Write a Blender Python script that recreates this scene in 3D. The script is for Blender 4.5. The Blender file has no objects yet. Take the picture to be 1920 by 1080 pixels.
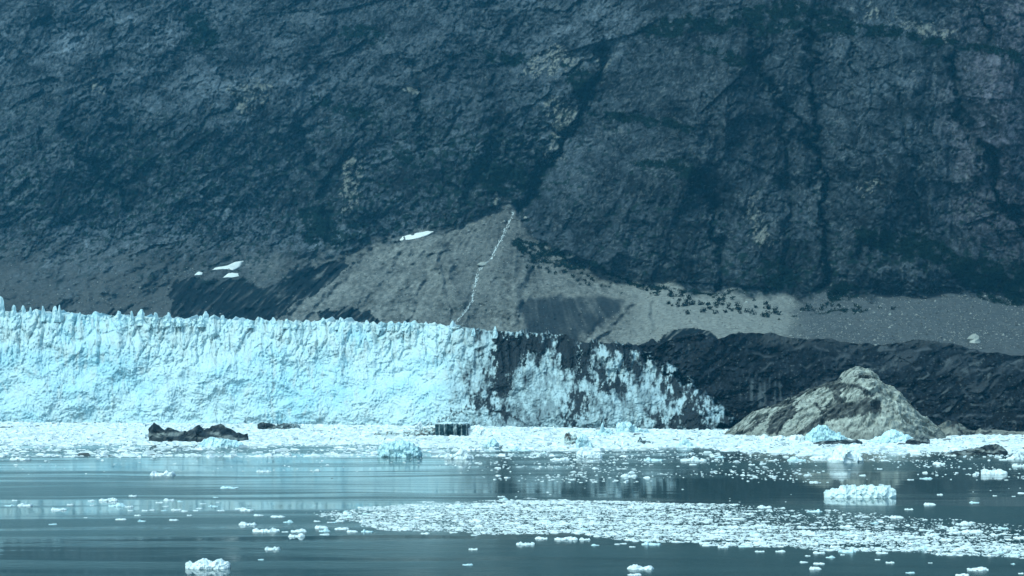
import bpy, math, random
import numpy as np

# ------------------------------------------------------------------ camera, sky, sun, exposure
sc = bpy.context.scene
col = sc.collection
F, HOR, CAMZ = 2770.0, 716.0, 25.0          # focal length and horizon row in photo pixels, eye height in metres
cam_d = bpy.data.cameras.new('camera'); cam = bpy.data.objects.new('camera', cam_d); col.objects.link(cam)
cam.location = (0, 0, CAMZ); cam.rotation_euler = (math.radians(90), 0, 0)
cam_d.sensor_width = 36; cam_d.lens = 36 * F / 1920; cam_d.shift_y = (HOR - 540) / 1920
cam_d.clip_start = 1; cam_d.clip_end = 30000
sc.camera = cam

SUN_EL, SUN_AZ = math.radians(55), math.radians(-130)   # azimuth from +Y towards +X
w = bpy.data.worlds.new('World'); sc.world = w; w.use_nodes = True
nt = w.node_tree; bg = nt.nodes['Background']
sky = nt.nodes.new('ShaderNodeTexSky'); sky.sky_type = 'NISHITA'; sky.sun_disc = False
sky.sun_elevation = SUN_EL; sky.sun_rotation = SUN_AZ; sky.air_density = 1.0; sky.dust_density = 2.5
nt.links.new(sky.outputs[0], bg.inputs[0]); bg.inputs[1].default_value = 0.10
sun_d = bpy.data.lights.new('sun', 'SUN'); sun = bpy.data.objects.new('sun', sun_d); col.objects.link(sun)
sun_d.energy = 1.5; sun_d.angle = math.radians(24); sun_d.color = (1.0, 0.98, 0.94)
sdir = (math.cos(SUN_EL) * math.sin(SUN_AZ), math.cos(SUN_EL) * math.cos(SUN_AZ), math.sin(SUN_EL))
from mathutils import Vector
sun.rotation_euler = Vector(sdir).to_track_quat('Z', 'Y').to_euler()
sc.view_settings.view_transform = 'Standard'; sc.view_settings.look = 'None'
sc.view_settings.exposure = 0.78; sc.view_settings.gamma = 1.0
sc.view_settings.use_white_balance = True; sc.view_settings.white_balance_temperature = 5150; sc.view_settings.white_balance_tint = -22
sc.cycles.use_denoising = True
sc.cycles.max_bounces = 6; sc.cycles.volume_bounces = 1
HAZE_DENSITY = 0.00007

# ------------------------------------------------------------------ helpers
rng = np.random.default_rng(7)
_perm = np.random.default_rng(3).permutation(512).astype(np.int32)
_perm = np.concatenate([_perm, _perm]); _g = np.random.default_rng(5)
_ang = _g.uniform(0, 2 * np.pi, 512); G2 = np.stack([np.cos(_ang), np.sin(_ang)], 1).astype(np.float32) * 1.4
_v = _g.normal(size=(512, 3)); G3 = (_v / np.linalg.norm(_v, axis=1)[:, None]).astype(np.float32) * 1.5
R2 = _g.uniform(0, 1, (512, 2)).astype(np.float32)

def fade(t): return t * t * t * (t * (t * 6 - 15) + 10)
def noise2(x, y, s=0):
    x = np.asarray(x, np.float32); y = np.asarray(y, np.float32); x, y = np.broadcast_arrays(x, y)
    xi = np.floor(x); yi = np.floor(y); fx = x - xi; fy = y - yi
    xi = (xi.astype(np.int32) + s * 57) & 511; yi = (yi.astype(np.int32) + s * 131) & 511
    u = fade(fx); v = fade(fy); r = []
    for dy in (0, 1):
        for dx in (0, 1):
            h = _perm[_perm[(xi + dx) & 511] + ((yi + dy) & 511)]
            g = G2[h & 511]; r.append(g[..., 0] * (fx - dx) + g[..., 1] * (fy - dy))
    a = r[0] + u * (r[1] - r[0]); b = r[2] + u * (r[3] - r[2])
    return a + v * (b - a)
def noise3(x, y, z, s=0):
    x, y, z = [np.asarray(q, np.float32) for q in (x, y, z)]
    xi, yi, zi = np.floor(x), np.floor(y), np.floor(z); fx, fy, fz = x - xi, y - yi, z - zi
    xi = (xi.astype(np.int32) + s * 57) & 511; yi = (yi.astype(np.int32) + s * 131) & 511; zi = (zi.astype(np.int32) + s * 17) & 511
    u, v, ww = fade(fx), fade(fy), fade(fz); out = 0
    for dz in (0, 1):
        for dy in (0, 1):
            for dx in (0, 1):
                h = _perm[_perm[_perm[(xi + dx) & 511] + ((yi + dy) & 511)] + ((zi + dz) & 511)]
                g = G3[h & 511]
                d = g[..., 0] * (fx - dx) + g[..., 1] * (fy - dy) + g[..., 2] * (fz - dz)
                out = out + d * (u if dx else 1 - u) * (v if dy else 1 - v) * (ww if dz else 1 - ww)
    return out
def fbm(x, y, o=4, s=0, gain=.5, lac=2.03):
    a, t, f = 1.0, 0, 1.0
    for i in range(o):
        t = t + a * noise2(x * f, y * f, s + i * 3); a *= gain; f *= lac
    return t
def ridged(x, y, o=4, s=0, gain=.5, lac=2.07):
    a, t, f, wgt = 1.0, 0, 1.0, 1.0
    for i in range(o):
        n = 1 - np.abs(noise2(x * f, y * f, s + i * 5)) * 1.9
        n = np.clip(n, 0, 1) ** 2 * wgt; t = t + a * n; wgt = np.clip(n * 1.7, 0.15, 1); a *= gain; f *= lac
    return t
def voro(x, y, s=0, jit=.95):
    x = np.asarray(x, np.float32); y = np.asarray(y, np.float32)
    xi = np.floor(x); yi = np.floor(y); fx = x - xi; fy = y - yi
    xi = xi.astype(np.int32) + s * 71; yi = yi.astype(np.int32) + s * 37
    f1 = np.full(x.shape, 9., np.float32); f2 = f1.copy(); cid = np.zeros(x.shape, np.int32)
    for dy in (-1, 0, 1):
        for dx in (-1, 0, 1):
            h = _perm[_perm[(xi + dx) & 511] + ((yi + dy) & 511)] & 511
            p = R2[h]; d = (dx + .5 + (p[..., 0] - .5) * jit - fx) ** 2 + (dy + .5 + (p[..., 1] - .5) * jit - fy) ** 2
            lt = d < f1; f2 = np.where(lt, f1, np.minimum(f2, d)); cid = np.where(lt, h, cid); f1 = np.where(lt, d, f1)
    return np.sqrt(f1), np.sqrt(f2), cid
def facet(x, y, s=0, jit=.95):
    # cells that are tilted planes: broken rock and ice faces
    x = np.asarray(x, np.float32); y = np.asarray(y, np.float32)
    xi = np.floor(x); yi = np.floor(y); fx = x - xi; fy = y - yi
    xi = xi.astype(np.int32) + s * 71; yi = yi.astype(np.int32) + s * 37
    f1 = np.full(x.shape, 9., np.float32); out = np.zeros(x.shape, np.float32)
    for dy in (-1, 0, 1):
        for dx in (-1, 0, 1):
            h = _perm[_perm[(xi + dx) & 511] + ((yi + dy) & 511)] & 511
            p = R2[h]; ex = dx + .5 + (p[..., 0] - .5) * jit - fx; ey = dy + .5 + (p[..., 1] - .5) * jit - fy
            d = ex * ex + ey * ey; q = R2[(h * 7 + 13) & 511]
            lt = d < f1; out = np.where(lt, (q[..., 0] - .5) * 2 * ex + (q[..., 1] - .5) * 2 * ey + (R2[(h * 3 + 5) & 511][..., 0] - .5) * .7, out); f1 = np.where(lt, d, f1)
    return out
def blur(a, n, axis):
    k = np.ones(2 * n + 1) / (2 * n + 1); p = [(0, 0), (0, 0)]; p[axis] = (n, n)
    c = np.cumsum(np.insert(np.pad(a, p, mode='edge'), 0, 0, axis=axis), axis=axis)
    return (c[2 * n + 1:] - c[:-2 * n - 1]) / (2 * n + 1) if axis == 0 else (c[:, 2 * n + 1:] - c[:, :-2 * n - 1]) / (2 * n + 1)
def sstep(a, b, x):
    t = np.clip((x - a) / (b - a), 0, 1); return t * t * (3 - 2 * t)
def lin(x, pts):
    p = np.array(pts, float); return np.interp(x, p[:, 0], p[:, 1])
def inpoly(px, py, poly):
    p = np.array(poly, float); out = np.zeros(px.shape, bool); n = len(p)
    for i in range(n):
        x0, y0 = p[i]; x1, y1 = p[(i + 1) % n]
        if y0 == y1: continue
        c = ((y0 > py) != (y1 > py)) & (px < (x1 - x0) * (py - y0) / (y1 - y0) + x0); out ^= c
    return out
def linedist(px, py, pts):
    p = np.array(pts, float); d = np.full(px.shape, 1e9); 
    for i in range(len(p) - 1):
        a, b = p[i], p[i + 1]; e = b - a; L = e @ e
        t = np.clip(((px - a[0]) * e[0] + (py - a[1]) * e[1]) / L, 0, 1)
        d = np.minimum(d, np.hypot(px - a[0] - t * e[0], py - a[1] - t * e[1]))
    return d
def mix(a, b, m):
    return a + (np.asarray(b, np.float32) - a) * np.asarray(m)[..., None]

def make_mesh(name, verts, quads=None, tris=None, cols=None, smooth=True):
    me = bpy.data.meshes.new(name); verts = np.asarray(verts, np.float32).reshape(-1, 3)
    me.vertices.add(len(verts)); me.vertices.foreach_set('co', verts.ravel())
    loops, starts, tot = [], [], 0
    if quads is not None and len(quads):
        q = np.asarray(quads, np.int32).reshape(-1, 4); loops.append(q.ravel()); starts.append(tot + np.arange(len(q)) * 4); tot += q.size
    if tris is not None and len(tris):
        t = np.asarray(tris, np.int32).reshape(-1, 3); loops.append(t.ravel()); starts.append(tot + np.arange(len(t)) * 3); tot += t.size
    loops = np.concatenate(loops); starts = np.concatenate(starts).astype(np.int32)
    me.loops.add(len(loops)); me.loops.foreach_set('vertex_index', loops.astype(np.int32))
    me.polygons.add(len(starts)); me.polygons.foreach_set('loop_start', starts)
    me.update(calc_edges=True); me.validate()
    if cols is not None:
        c = np.ones((len(verts), 4), np.float32); c[:, :3] = np.asarray(cols, np.float32).reshape(-1, 3)
        at = me.attributes.new('Col', 'FLOAT_COLOR', 'POINT'); at.data.foreach_set('color', c.ravel())
    me.polygons.foreach_set('use_smooth', np.full(len(me.polygons), smooth))
    return me
def grid_quads(R, C, flip=False):
    i = np.arange((R - 1) * C).reshape(R - 1, C)[:, :-1].ravel()
    q = np.stack([i, i + 1, i + C + 1, i + C], 1)
    return q[:, ::-1] if flip else q
def obj(name, me, mat=None, parent=None, loc=None, rot=None, scale=None, label=None, cat=None, group=None, kind=None):
    o = bpy.data.objects.new(name, me); col.objects.link(o)
    if mat is not None and me is not None and not me.materials: me.materials.append(mat)
    if parent: o.parent = parent
    if loc is not None: o.location = loc
    if rot is not None: o.rotation_euler = rot
    if scale is not None: o.scale = scale
    if label: o['label'] = label
    if cat: o['category'] = cat
    if group: o['group'] = group
    if kind: o['kind'] = kind
    return o
def water_pt(px, py):                       # a photo pixel on the water surface
    Y = F * CAMZ / (py - HOR); return (px - 960) / F * Y, Y

# ------------------------------------------------------------------ materials
def mat_attr(name, rough=.85, fine=.25, scale=.5, bump=.3, bdist=.5, spec=.3, stretch=(1, 1, 1), sss=0):
    m = bpy.data.materials.new(name); m.use_nodes = True; n = m.node_tree.nodes; l = m.node_tree.links
    b = n['Principled BSDF']; b.inputs['Roughness'].default_value = rough
    b.inputs['Specular IOR Level'].default_value = spec
    a = n.new('ShaderNodeAttribute'); a.attribute_name = 'Col'
    tc = n.new('ShaderNodeTexCoord'); mp = n.new('ShaderNodeMapping'); mp.inputs['Scale'].default_value = stretch
    l.new(tc.outputs['Object'], mp.inputs[0])
    nz = n.new('ShaderNodeTexNoise'); nz.inputs['Scale'].default_value = scale; nz.inputs['Detail'].default_value = 6; nz.inputs['Roughness'].default_value = .65
    l.new(mp.outputs[0], nz.inputs['Vector'])
    mr = n.new('ShaderNodeMapRange'); mr.inputs[1].default_value = .3; mr.inputs[2].default_value = .7
    mr.inputs[3].default_value = 1 - fine; mr.inputs[4].default_value = 1 + fine
    l.new(nz.outputs[0], mr.inputs[0])
    mx = n.new('ShaderNodeVectorMath'); mx.operation = 'SCALE'
    l.new(a.outputs['Color'], mx.inputs[0]); l.new(mr.outputs[0], mx.inputs['Scale']); l.new(mx.outputs[0], b.inputs['Base Color'])
    bp = n.new('ShaderNodeBump'); bp.inputs['Strength'].default_value = bump; bp.inputs['Distance'].default_value = bdist
    l.new(nz.outputs[0], bp.inputs['Height']); l.new(bp.outputs[0], b.inputs['Normal'])
    return m
M_ROCK = mat_attr('weathered_rock', .95, .4, .35, .7, 1.2, .03)
M_ICE = mat_attr('glacier_ice', .6, .10, .45, .5, .8, .12)
M_DEBRIS = mat_attr('black_till', .95, .4, .7, .8, .8, .03)
M_BERG = mat_attr('berg_ice', .5, .08, 1.2, .5, .25, .2)
M_KNOLL = mat_attr('pale_granite', .9, .3, .6, .8, .7, .06)
M_LEAF = mat_attr('alder_leaves', .85, .3, .3, .0, .1, .05)
M_SNOW = mat_attr('old_snow', .7, .08, .3, .3, .5, .3)
def water_mat():
    m = bpy.data.materials.new('fjord_water'); m.use_nodes = True; n = m.node_tree.nodes; l = m.node_tree.links
    b = n['Principled BSDF']; b.inputs['Base Color'].default_value = (.065, .10, .102, 1); b.inputs['IOR'].default_value = 1.333
    tc = n.new('ShaderNodeTexCoord')
    def nz(sx, sy, det, seed):
        mp = n.new('ShaderNodeMapping'); mp.inputs['Scale'].default_value = (sx, sy, 1); mp.inputs['Location'].default_value = (seed, seed * 1.7, 0)
        l.new(tc.outputs['Object'], mp.inputs[0]); t = n.new('ShaderNodeTexNoise'); t.inputs['Scale'].default_value = 1; t.inputs['Detail'].default_value = det
        l.new(mp.outputs[0], t.inputs['Vector']); return t
    wv = nz(.012, .012, 2, 6.6); add = n.new('ShaderNodeVectorMath'); add.operation = 'MULTIPLY_ADD'; add.inputs[1].default_value = (0, 26, 0)
    l.new(wv.outputs['Color'], add.inputs[0]); l.new(tc.outputs['Object'], add.inputs[2])
    def nz2(sx, sy, det, seed):
        t = nz(sx, sy, det, seed); l.new(add.outputs[0], t.inputs['Vector'].links[0].from_node.inputs[0]); return t
    sa = nz2(.0045, .026, 2, 3.1); sb = nz2(.011, .11, 3, 9.4); st = n.new('ShaderNodeMix'); st.inputs[0].default_value = .4
    l.new(sa.outputs[0], st.inputs[2]); l.new(sb.outputs[0], st.inputs[3])
    mr = n.new('ShaderNodeMapRange'); mr.inputs[1].default_value = .44; mr.inputs[2].default_value = .56; mr.inputs[3].default_value = .04; mr.inputs[4].default_value = .22
    l.new(st.outputs[0], mr.inputs[0]); l.new(mr.outputs[0], b.inputs['Roughness'])
    rp = nz(.35, .9, 3, 1.3); rp2 = nz(.02, .12, 2, 8.3)
    mb = n.new('ShaderNodeMapRange'); mb.inputs[1].default_value = .4; mb.inputs[2].default_value = .6; mb.inputs[3].default_value = .05; mb.inputs[4].default_value = .55
    l.new(st.outputs[0], mb.inputs[0])
    bp = n.new('ShaderNodeBump'); bp.inputs['Distance'].default_value = .045; l.new(mb.outputs[0], bp.inputs['Strength']); l.new(rp.outputs[0], bp.inputs['Height'])
    bp2 = n.new('ShaderNodeBump'); bp2.inputs['Distance'].default_value = .12; bp2.inputs['Strength'].default_value = .25
    l.new(rp2.outputs[0], bp2.inputs['Height']); l.new(bp.outputs[0], bp2.inputs['Normal']); l.new(bp2.outputs[0], b.inputs['Normal'])
    return m
M_WATER = water_mat()

# ------------------------------------------------------------------ mountain wall with its talus slopes
TL = [(-420, 440), (0, 430), (300, 442), (560, 458), (640, 468), (740, 452), (815, 432), (900, 405), (955, 380), (972, 408), (1000, 450), (1080, 490),
      (1170, 522), (1300, 546), (1400, 552), (1500, 566), (1600, 560), (1700, 548), (1760, 543), (1850, 558), (1920, 570), (2340, 590)]
YB = [(-420, 1250), (0, 1250), (500, 1210), (850, 1150), (1150, 1080), (1300, 1010), (1500, 985), (1920, 960), (2340, 960)]
YT = [(-420, 1480), (0, 1470), (500, 1440), (850, 1390), (965, 1400), (1080, 1330), (1300, 1230), (1500, 1190), (1700, 1180), (1920, 1160), (2340, 1150)]
SL = [(-420, 1.15), (0, 1.15), (600, 1.25), (960, 1.3), (1100, 1.6), (1500, 1.7), (1920, 1.6), (2340, 1.5)]
cpx = np.concatenate([np.arange(-420, -40, 8), np.arange(-40, 1960, 2.0), np.arange(1960, 2341, 8)]).astype(np.float64)
rpy = np.concatenate([np.arange(-520, -30, 11), np.arange(-30, 400, 2.0), np.arange(400, 692, 1.7)]).astype(np.float64)
C, Rr = len(cpx), len(rpy)
PX, PY = np.meshgrid(cpx, rpy)
tl = lin(cpx, TL); yb = lin(cpx, YB); yt = lin(cpx, YT); sl = lin(cpx, SL)
k_tl = (HOR - tl) / F; zt = CAMZ + k_tl * yt; zb = CAMZ + (HOR - 660) / F * yb
K = (HOR - PY) / F
sb = (zt - zb) / (yt - yb)
Ylow = (zb - sb * yb - CAMZ) / (K - sb)
Yhi = (zt - sl * yt - CAMZ) / (K - sl)
wT = np.where(PY < tl, 1.0, 0.0)
D = np.where(PY < tl, Yhi, Ylow)
for _ in range(2): D = blur(blur(D, 14, 1), 7, 0)    # soften the breaks of slope
X0 = (PX - 960) / F * D; Z0 = CAMZ + K * D
# warped pixel coordinates make every traced outline ragged
wpx = PX + 15 * fbm(X0 / 30, Z0 / 30, 5, 11, .6); wpy = PY + 11 * fbm(X0 / 30, Z0 / 30, 5, 21, .6)
lw = sstep(680, 480, PX); cl = sstep(-6 - 70 * lw, 10 + 10 * lw, lin(PX, TL) + 40 * lw + (16 + 34 * lw) * fbm(X0 / 35, Z0 / 25, 5, 31, .6) - PY)      # 1 on the cliff, 0 on the talus
right = sstep(-40, 60, PX - lin(PY, [(0, 1190), (100, 1130), (260, 1062), (400, 972), (660, 960)]))
# --- relief of the cliff, in metres towards the viewer
rel = np.zeros_like(D)
for (bx, by, rx, ry, am) in [(1340, 200, 110, 150, 26), (1650, 280, 105, 230, 28), (1130, 430, 130, 130, 22), (1400, 470, 60, 90, 12), (1870, 250, 60, 170, 22),
                             (1480, 110, 45, 60, 10), (850, 260, 110, 120, 20), (650, 330, 65, 110, 20), (400, 220, 150, 140, 18), (120, 230, 110, 170, 18), (1260, 330, 60, 60, 10),
                             (780, 90, 70, 80, 14), (1000, 200, 60, 90, 14), (1750, 500, 120, 45, 10)]:
    rel += 1.55 * am * np.exp(-(((PX - bx) / rx) ** 2 + ((PY - by) / ry) ** 2) ** 1.3)
rel += 20 * fbm(X0 / 130, Z0 / 150, 3, 41) + 5 * facet((X0 + .5 * Z0) / 105, (Z0 - .4 * X0) / 80, 19)
# rock structure: strata run obliquely on the left, fluted and steep on the right
wx = X0 + 14 * fbm(X0 / 60, Z0 / 60, 2, 45); wz = Z0 + 14 * fbm(X0 / 60, Z0 / 60, 2, 47)
c1, s1 = math.cos(.62), math.sin(.62)
ul, vl = wx * c1 + wz * s1, -wx * s1 + wz * c1
c2, s2 = math.cos(-.25), math.sin(-.25)
hx = X0 + 7 * fbm(X0 / 90, Z0 / 90, 2, 49); hz = Z0 + 7 * fbm(X0 / 90, Z0 / 90, 2, 50); ur, vr = hx * c2 + hz * s2, -hx * s2 + hz * c2
jx = X0 + 5 * fbm(X0 / 16, Z0 / 16, 3, 145, .6); jz = Z0 + 5 * fbm(X0 / 16, Z0 / 16, 3, 147, .6)
jl, kl = jx * c1 + jz * s1, -jx * s1 + jz * c1
rmod = np.clip(.55 + 1.0 * fbm(X0 / 70, Z0 / 55, 3, 149), .12, 1.3); rmod2 = np.clip(.5 + 1.1 * fbm(X0 / 28, Z0 / 24, 3, 153), .1, 1.4)
rl = 5 * ridged(ul / 70, vl / 60, 5, 51, .5) + 7 * facet(jl / 46, kl / 30, 11) + rmod * (3.4 * facet(jl / 15, kl / 12, 12) + 2.6 * rmod2 * facet(jx / 6, jz / 7, 13) + 1.5 * facet(jl / 3, kl / 3.4, 17))
rr = 6 * rmod * ridged(ur / 30, vr / 150, 5, 61, .55) + 6 * ridged(wx / 80, wz / 70, 4, 63, .5) + rmod * (4 * facet(ur / 20, vr / 60, 14) + 1.8 * rmod2 * facet(ur / 7, vr / 26, 15) + 1.1 * facet(ur / 3.2, vr / 10, 16)) + 2.5 * facet((hx * .75 + hz * .66) / 16, (hz * .75 - hx * .66) / 60, 18)
f1, f2, cid = voro(ul / 17, vl / 11, 2)
blk = 1.5 * (R2[cid][..., 0] - .5) + 1.2 * sstep(0, .2, f2 - f1)
g1, g2, cid2 = voro(wx / 6, wz / 7, 4)
blk2 = .8 * (R2[cid2][..., 1] - .5) + .5 * sstep(0, .3, g2 - g1)
rel += (rl + blk) * (1 - right) + (rr + .5 * blk) * right + blk2
rel += 1.3 * fbm(jx / 5, jz / 6, 3, 71, .62) * (1 - .45 * right)
rel += right * 1.0 * noise2(ur / 3.2, vr / 45, 77)
def crack(u, v, s): return sstep(.90, .985, 1 - np.abs(fbm(u, v, 2, s)))
ck = crack(jl / 26, kl / 16, 171) + crack(jx / 20, jz / 44, 173) * .8 + .7 * crack(jl / 9, kl / 8, 175) * rmod
rel -= 3.2 * ck * (1 - .3 * right)
GUL = [([(1520, 55), (1524, 130), (1521, 190), (1535, 285), (1546, 400), (1540, 545)], 7, 16), ([(1412, 55), (1420, 120), (1445, 165), (1482, 215), (1520, 262), (1538, 300)], 7, 13),
       ([(1778, 118), (1795, 160), (1806, 225), (1850, 300), (1880, 380), (1920, 445), (1990, 520)], 9, 15), ([(1135, 95), (1115, 160), (1065, 262), (1015, 332), (970, 402)], 10, 18),
       ([(1335, 380), (1352, 470), (1350, 545)], 7, 10), ([(1828, -30), (1842, 50), (1862, 78)], 5, 9), ([(1598, 50), (1605, 140)], 5, 6), ([(778, 120), (786, 200), (800, 290)], 6, 8),
       ([(205, -30), (211, 120), (212, 250)], 4, 7), ([(556, 240), (580, 300), (612, 350), (616, 430)], 8, 12), ([(840, -30), (834, 40)], 4, 8), ([(390, 60), (405, 110), (430, 150)], 6, 7),
       ([(1290, 300), (1330, 345), (1345, 385)], 9, 8), ([(1465, 230), (1478, 320), (1482, 400), (1465, 520)], 6, 7), ([(1690, 180), (1712, 300), (1725, 430)], 4, 4),
       ([(120, 240), (190, 330), (250, 390)], 8, 9), ([(330, 270), (450, 180)], 5, 6), ([(690, 240), (640, 300), (600, 380)], 6, 8), ([(930, 240), (900, 330), (880, 390)], 7, 7)]
gul_m = np.zeros_like(D)
for pts, wd, dp in GUL:
    p = np.array(pts); bb = (PX > p[:, 0].min() - 60) & (PX < p[:, 0].max() + 60) & (PY > p[:, 1].min() - 60) & (PY < p[:, 1].max() + 60)
    gx = PX[bb] + 1.1 * (wpx[bb] - PX[bb]); gy = PY[bb] + 1.1 * (wpy[bb] - PY[bb])
    g = np.exp(-(linedist(gx, gy, pts) / (wd * np.clip(1 + 1.2 * fbm(X0[bb] / 26, Z0[bb] / 26, 2, 44), .35, 2))) ** 2); gul_m[bb] = np.maximum(gul_m[bb], g); rel[bb] -= 1.6 * dp * g
# --- relief of the talus: rills that fan out below the gully mouth
ax, ay = 968, 300
th = np.arctan2(PX - ax, PY - ay); rad = np.hypot(PX - ax, PY - ay)
rill = fbm(th * 26 + .6 * fbm(X0 / 30, Z0 / 30, 2, 83), rad / 160, 4, 81, .6)
tal = 1.5 * rill * sstep(0, 90, rad - 60) + 1.3 * fbm(X0 / 9, Z0 / 5, 4, 87, .6) + 9 * fbm(X0 / 70, Z0 / 40, 4, 89) + 1.6 * ridged(th * 7, rad / 70, 4, 99) + 2.4 * facet(X0 / 9, Z0 / 5, 33) + .7 * facet(X0 / 2.6, Z0 / 2, 34)
tal += 15 * np.exp(-(linedist(wpx, wpy, [(740, 452), (820, 470), (850, 560), (862, 600)]) / 22) ** 2)       # spur left of the stream
tal += 8 * np.exp(-(linedist(PX, PY, [(985, 440), (960, 520), (975, 600)]) / 30) ** 2)
for pts, wd, dp in [([(700, 470), (655, 520), (600, 575), (570, 610)], 7, 5), ([(760, 480), (715, 540), (660, 600)], 6, 4), ([(800, 500), (790, 560), (760, 612)], 6, 4), ([(828, 480), (838, 530), (846, 590)], 5, 7),
                    ([(1000, 500), (985, 545), (972, 600)], 6, 5), ([(1190, 575), (1150, 610), (1120, 640)], 6, 6), ([(1225, 570), (1228, 620)], 5, 5), ([(640, 500), (590, 540), (545, 590)], 6, 5), ([(1130, 600), (1100, 640)], 4, 4)]:
    gl = np.exp(-(linedist(PX + .7 * (wpx - PX), PY + .5 * (wpy - PY), pts) / wd) ** 2); tal -= dp * gl
    tal += .7 * dp * np.exp(-(linedist(PX + .7 * (wpx - PX) + 2.1 * wd, PY + .5 * (wpy - PY), pts) / wd) ** 2)
STREAM = [(966, 384), (958, 410), (944, 440), (930, 466), (921, 486), (905, 496), (896, 512), (889, 540), (886, 562), (874, 582), (858, 600), (842, 622)]
sd = linedist(PX, PY, STREAM)
tal -= 5 * np.exp(-(sd / 9) ** 2)
darkscar = sum(inpoly(PX + .8 * (wpx - PX) + ox + 3 * rill, PY + .7 * (wpy - PY) + oy + 3 * rill, [(975, 564), (1010, 556), (1048, 547), (1058, 554), (1120, 552), (1172, 563), (1150, 592), (1128, 612), (1090, 632), (1080, 660), (990, 660), (988, 610), (975, 585)]) for ox, oy in ((-3, -2), (3, -2), (-3, 2), (3, 2), (0, 0))) / 5.
tal -= 3 * darkscar
DK = [[(312, 548), (330, 525), (352, 522), (420, 528), (446, 520), (500, 542), (530, 524), (560, 500), (640, 488), (672, 490), (640, 520), (600, 556), (560, 560), (535, 592), (480, 612), (330, 606), (322, 575)],
      [(600, 585), (650, 575), (690, 582), (712, 612), (600, 612)], [(545, 482), (590, 474), (600, 480), (560, 492)], 
      [(60, 585), (150, 560), (120, 590)], [(190, 600), (220, 575), (260, 572), (210, 600)]]
dk = np.zeros(D.shape, bool)
stx = PX + .9 * (wpx - PX) + 13 * fbm((PX + PY) / 17, (PX - PY) / 150, 4, 93); sty = PY + .4 * (wpy - PY) - 8 * fbm((PX + PY) / 17, (PX - PY) / 150, 4, 95)
for p in DK: dk |= inpoly(stx, sty, p)
for p in [[(1232, 640), (1250, 622), (1290, 612), (1330, 622), (1350, 640), (1390, 622), (1410, 650), (1232, 655)]]: dk |= inpoly(PX + .5 * (wpx - PX), PY + .4 * (wpy - PY), p)
tal += np.where(dk, -2.5 + 2.5 * fbm((PX + PY) / 9, (PX - PY) / 60, 3, 97), 0)
rel = rel * cl + tal * (1 - cl)
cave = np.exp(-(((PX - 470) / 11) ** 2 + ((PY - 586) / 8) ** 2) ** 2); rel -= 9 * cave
D = D - rel
X = (PX - 960) / F * D; Z = CAMZ + K * D
# --- base colours
n1 = fbm(X0 / 40, Z0 / 30, 4, 101); n2 = fbm(wx / 7, wz / 9, 3, 111, .6); n3 = fbm(ul / 22, vl / 5, 3, 121, .6)
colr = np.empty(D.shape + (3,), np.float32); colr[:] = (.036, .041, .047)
n5 = fbm(X0 / 90, Z0 / 60, 3, 123); streak = fbm(jx / 4, Z0 / 45, 3, 125, .6); grain = fbm(jx / 2.2, jz / 2.4, 3, 127, .7)
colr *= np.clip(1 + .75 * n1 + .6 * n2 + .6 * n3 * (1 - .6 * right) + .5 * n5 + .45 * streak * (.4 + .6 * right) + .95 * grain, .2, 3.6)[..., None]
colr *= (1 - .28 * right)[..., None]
pale_zone = np.zeros_like(D)  # broad soft zones where the cliff colour is made paler
for (bx, by, rx, ry, am) in [(150, 80, 260, 90, .45), (90, 500, 220, 60, .8), (420, 455, 160, 45, .5), (1120, 70, 140, 60, .5), (1760, 40, 200, 45, .5), (1860, 220, 110, 150, .45), (480, 180, 120, 60, .3), (1640, 240, 90, 130, .3), (1040, 240, 50, 80, .5)]:
    pale_zone += am * np.exp(-((PX - bx) / rx) ** 2 - ((PY - by) / ry) ** 2)
colr *= (1 + pale_zone * np.clip(1 + .9 * n1 + .5 * n2, 0, 2))[..., None]
colr = mix(colr, (.016, .022, .018), .6 * gul_m * sstep(-.3, .3, n2))  # gully shade put into the colour, toned like dark moss
redd = sstep(1700, 1900, PX + 60 * n1) * sstep(560, 420, PY); colr = mix(colr, colr * np.array((1.16, .97, 1.02), np.float32), redd)
# pale veins and fresh rock
vein = sstep(.86, .97, 1 - np.abs(fbm(ur / 30, vr / 55, 4, 131)) * 1.6) * sstep(.05, .35, fbm(X0 / 90, Z0 / 80, 2, 135)) * right
colr = mix(colr, (.13, .135, .13), .25 * vein * (grain > -.1)); speck = sstep(.38, .75, fbm(jl / 4.5, kl / 2.0, 4, 137, .65) + .3 * n1); colr = mix(colr, (.125, .13, .125), .5 * speck); dspk = sstep(.38, .75, fbm(jx / 3.2, jz / 3.6, 4, 139, .65) - .3 * n5); colr = mix(colr, (.008, .011, .013), .7 * dspk)
PALE = [[(985, 135), (1000, 105), (1040, 85), (1100, 100), (1080, 125), (1050, 145), (1035, 135), (1005, 145)], [(1118, 95), (1150, 85), (1152, 125), (1125, 132)], [(1020, 190), (1090, 205), (1075, 250), (1058, 300), (1020, 300), (1035, 250)],
        [(425, 190), (470, 160), (520, 158), (500, 190), (440, 205)], [(645, 290), (680, 300), (690, 340), (660, 400), (640, 395)], [(1400, 380), (1430, 395), (1450, 470), (1425, 470)], [(1615, 340), (1660, 350), (1650, 365), (1618, 352)],
        [(1600, 10), (1700, 30), (1800, 60), (1780, 75), (1690, 55)], [(750, 165), (790, 160), (770, 185)], [(165, 155), (205, 160), (200, 180), (170, 175)], [(930, 350), (950, 355), (945, 400), (925, 395)]]
for p in PALE:
    m = inpoly(wpx + 14 * n2, wpy + 14 * n3, p) * sstep(-.25, .4, n2 + .8 * grain) * .9; colr = mix(colr, (.17, .168, .145), m)
low = sstep(430, 500, PY + 25 * n1) * sstep(620, 480, PX) * cl; colr = mix(colr, (.08, .08, .077), .6 * low)
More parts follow.
